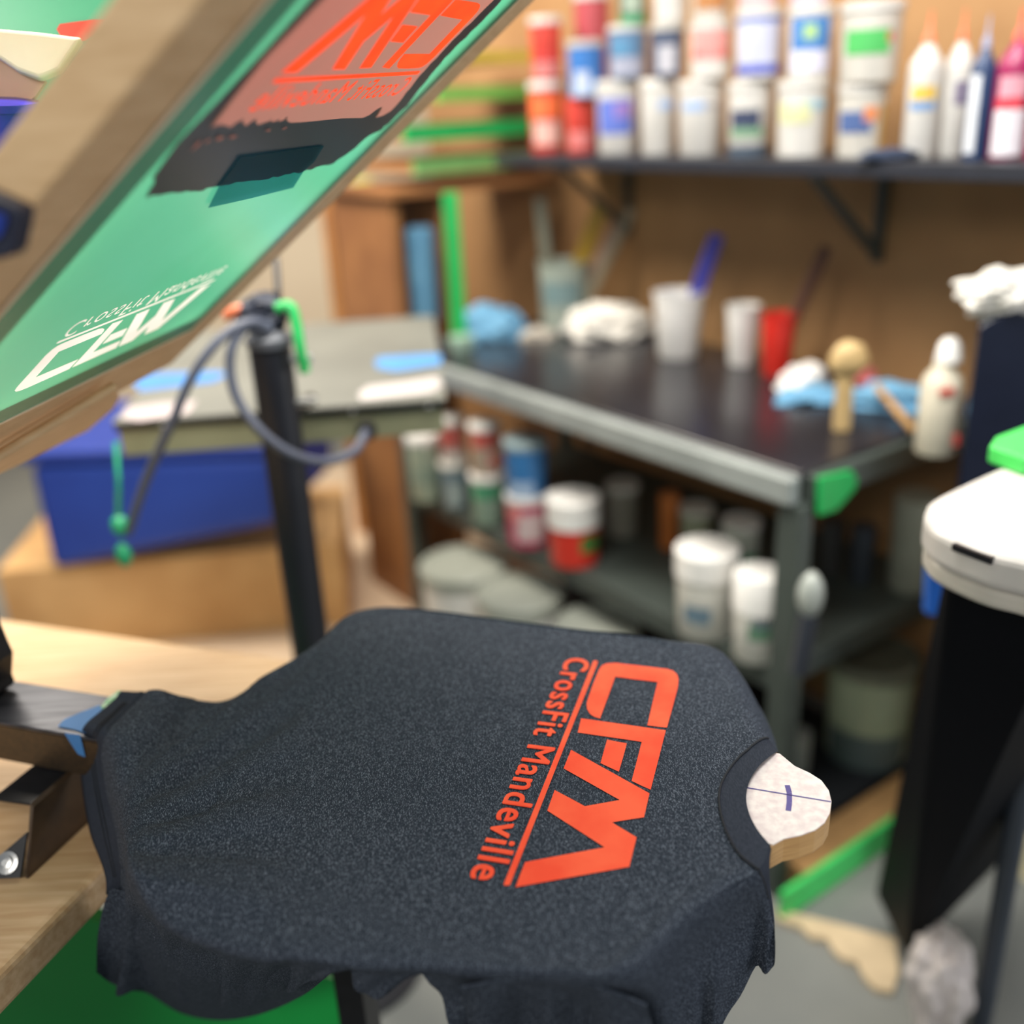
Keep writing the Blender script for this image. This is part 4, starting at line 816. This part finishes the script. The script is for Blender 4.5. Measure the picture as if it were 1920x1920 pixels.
bm = bmesh.new(); P = atY(225, 985, 1.42); blob(bm, P, .013, .012, .017, 8, .1); tube(bm, [P + V((0, 0, .015)), atY(222, 900, 1.42), atY(217, 830, 1.45)], .004, n=8, smooth=4); blob(bm, atY(232, 1040, 1.42), .012, .01, .02, 8, .1)
tag(link('cord_switch', bm, plastic((42, 160, 110)), smooth=True), 'green pull switch hanging on a thin cord below the dryer', 'switch')

# ------------------------------------------------------------------ right side: white rounded machine on black stand
ZW = 1.08
wm = thing('white_machine', 'white rounded machine head with a dark slot at the right photo edge', 'machine', atz(1900, 980, ZW - .1)); WML = wm.location
WM = mat('machine_white', (208, 203, 198), .4)
tp = [atz(x, y, ZW) for x, y in ((1733, 968), (1735, 950), (1748, 934), (1800, 908), (1868, 878), (1900, 868), (1990, 862), (2080, 900), (2080, 1060), (1990, 1068), (1920, 1052), (1860, 1038), (1800, 1016), (1752, 992))]
tp = cr_path(tp + [tp[0]], 5)[:-1]
bm = bmesh.new(); prism(bm, [p - V((0, 0, .038)) for p in tp], (0, 0, .038)); link('lid', bm, WM, wm, loc=WML, bevel=.012, smooth=False)
bm = bmesh.new(); prism(bm, [(p - V((0, 0, .060))) for p in [wm.location + (q_ - wm.location) * .97 for q_ in tp]], (0, 0, .024)); link('lower_shell', bm, plastic((206, 200, 190)), wm, loc=WML, bevel=.008)
f1, f2 = atz(1800, 1016, ZW), atz(1860, 1038, ZW); dr = (f2 - f1).normalized(); nn = V((dr.y, -dr.x, 0))
sA, sB = atplane(1788, 1024, f1, nn), atplane(1862, 1052, f1, nn); sB.z = sA.z
bm = bmesh.new(); box(bm, (sA + sB) / 2 - nn * .003, (sB - sA).length, .012, .007, dr, nn); link('slot', bm, BLACKSTEEL, wm, loc=WML)
BK = mat('satin_black', (7, 9, 16), .6, rgb2=(5, 7, 13), scale=3, spec=.08)
bm = bmesh.new(); z1 = ZW - .066
ptop = [atz(x, y, z1) for x, y in ((1772, 1052), (2060, 1130), (2070, 960), (1830, 930))]
cen = sum(ptop, V((0, 0, 0))) / 4
base = [V((cen.x + (p.x - cen.x) * .72 + .03, cen.y + (p.y - cen.y) * .72, .0)) for p in ptop]
base = [atz(1700, 1760, .10), atz(1880, 1560, .22), V((1.05, 1.9, .22)), V((.80, 1.9, .10))]
def hexa(bm, lo, hi):
    a = [bm.verts.new(p) for p in lo]; b = [bm.verts.new(p) for p in hi]; bm.faces.new(a[::-1]); bm.faces.new(b)
    for i in range(4): bm.faces.new([a[i], a[(i + 1) % 4], b[(i + 1) % 4], b[i]])
lo = [atY(1700, 1800, 1.32), atY(1960, 1530, 1.32), atY(1960, 1530, 1.32) + V((0, .16, 0)), atY(1700, 1800, 1.32) + V((0, .16, 0))]
hi = [atz(1775, 1062, z1), atz(2040, 1110, z1), atz(2040, 1000, z1), atz(1790, 990, z1)]
hexa(bm, lo, hi)
tag(link('black_stand', bm, BK, bevel=.01), 'tall black stand body below the white machine', 'stand')
bm = bmesh.new(); P = [atY(1742, 1058, 1.32), atY(1776, 1062, 1.32), atY(1768, 1160, 1.32), atY(1738, 1155, 1.32)]; prism(bm, P, (0, .02, 0)); tag(link('blue_strap', bm, plastic((40, 96, 186)), bevel=.004), 'blue strap on the black stand below the white machine', 'strap')
tg_ = thing('lime_tray', 'lime green tray on top of the white machine', 'tray', atz(1895, 850, ZW + .004))
bm = bmesh.new(); prism(bm, [atz(x, y, ZW + .0005) for x, y in ((1850, 868), (1862, 850), (1925, 826), (2010, 840), (2010, 905), (1915, 892))], (0, 0, .022)); link('tray', bm, mat('lime', (84, 222, 104), .35), tg_, loc=tg_.location, bevel=.004)
tpn = thing('black_board', 'tall glossy navy black board standing behind the white machine', 'board', atY(1860, 860, 1.60)); TPL = tpn.location
bm = bmesh.new(); prism(bm, [atY(x, y, 1.60) for x, y in ((1836, 612), (1856, 600), (1898, 580), (2060, 640))] + [atY(2060, 900, 1.6), V((atY(1800, 870, 1.6).x + .06, 1.6, .001)), V((atY(1800, 870, 1.6).x, 1.6, .001))], (.02, .05, 0)); link('board', bm, mat('navy_gloss', (24, 29, 46), .18), tpn, loc=TPL, bevel=.004)
bm = bmesh.new(); blob(bm, atY(1880, 548, 1.63), .068, .045, .036, 21, .38, sub=5, freq=1.9); tag(link('white_cloth', bm, mat('white_cloth', (226, 222, 214), .85), smooth=True), 'crumpled white cloth draped over the black board top', 'cloth')
# floor-level things on the right
lb_ = thing('green_edged_board', 'narrow tan board with bright green edge on the floor along the bench end', 'board', bp(.6, .28, 0))
bm = bmesh.new(); box(bm, bp(-.058, .28, .036), .012, .63, .07, E1, E2); link('green_edge', bm, plastic((70, 220, 110)), lb_, loc=lb_.location, bevel=.003)
bm = bmesh.new(); box(bm, bp(-.008, .31, .026), .085, .50, .05, E1, E2); link('board', bm, mat('tan_board', (176, 136, 88), .6), lb_, loc=lb_.location)
P = atz(1500, 1452, .052); vessel('small_can', 'small pale grey can on the board just behind the bench leg', 'can', V((P.x, P.y, .052)) + V((0, .02, 0)), .026, .10, plastic((190, 192, 190)), None)
bm = bmesh.new(); ed = [(1452, 1712), (1560, 1738), (1678, 1768), (1684, 1830), (1672, 1868), (1640, 1862), (1618, 1838), (1606, 1812), (1580, 1806), (1562, 1790), (1550, 1768), (1520, 1765), (1500, 1745), (1476, 1738), (1456, 1730)]
prism(bm, [atz(x, y, .001) for x, y in ed], (0, 0, .012)); tag(link('cardboard_sheet', bm, mat('pale_cardboard', (206, 184, 150), .85)), 'torn pale cardboard sheet with wavy edge on the floor', 'cardboard')
bm = bmesh.new(); blob(bm, atz(1752, 1800, .13) + V((-.01, -.05, 0)), .05, .045, .10, 31, .35, sub=5, freq=2, floor=.001); bmesh.ops.scale(bm, verts=bm.verts, vec=(1, 1, 1))
tag(link('white_bag', bm, mat('plastic_bag', (236, 228, 226), .4, trans=.3), smooth=True), 'translucent white plastic bag hanging at the lower right', 'bag')
bm = bmesh.new(); c = atz(1740, 1770, .05); box(bm, bp(-.36, .52, .3), .24, .18, .6, E1, E2); tag(link('cardboard_box', bm, mat('pale_box', (220, 210, 174), .85)), 'pale box on the floor at the lower right behind the slanted leg', 'box')
bm = bmesh.new(); tube(bm, [atz(1838, 1925, .005), atY(1925, 1430, 1.17)], .016, smooth=1); tag(link('stand_leg', bm, mat('leg_slate', (50, 58, 70), .45)), 'slanted dark metal leg at the lower right', 'leg')
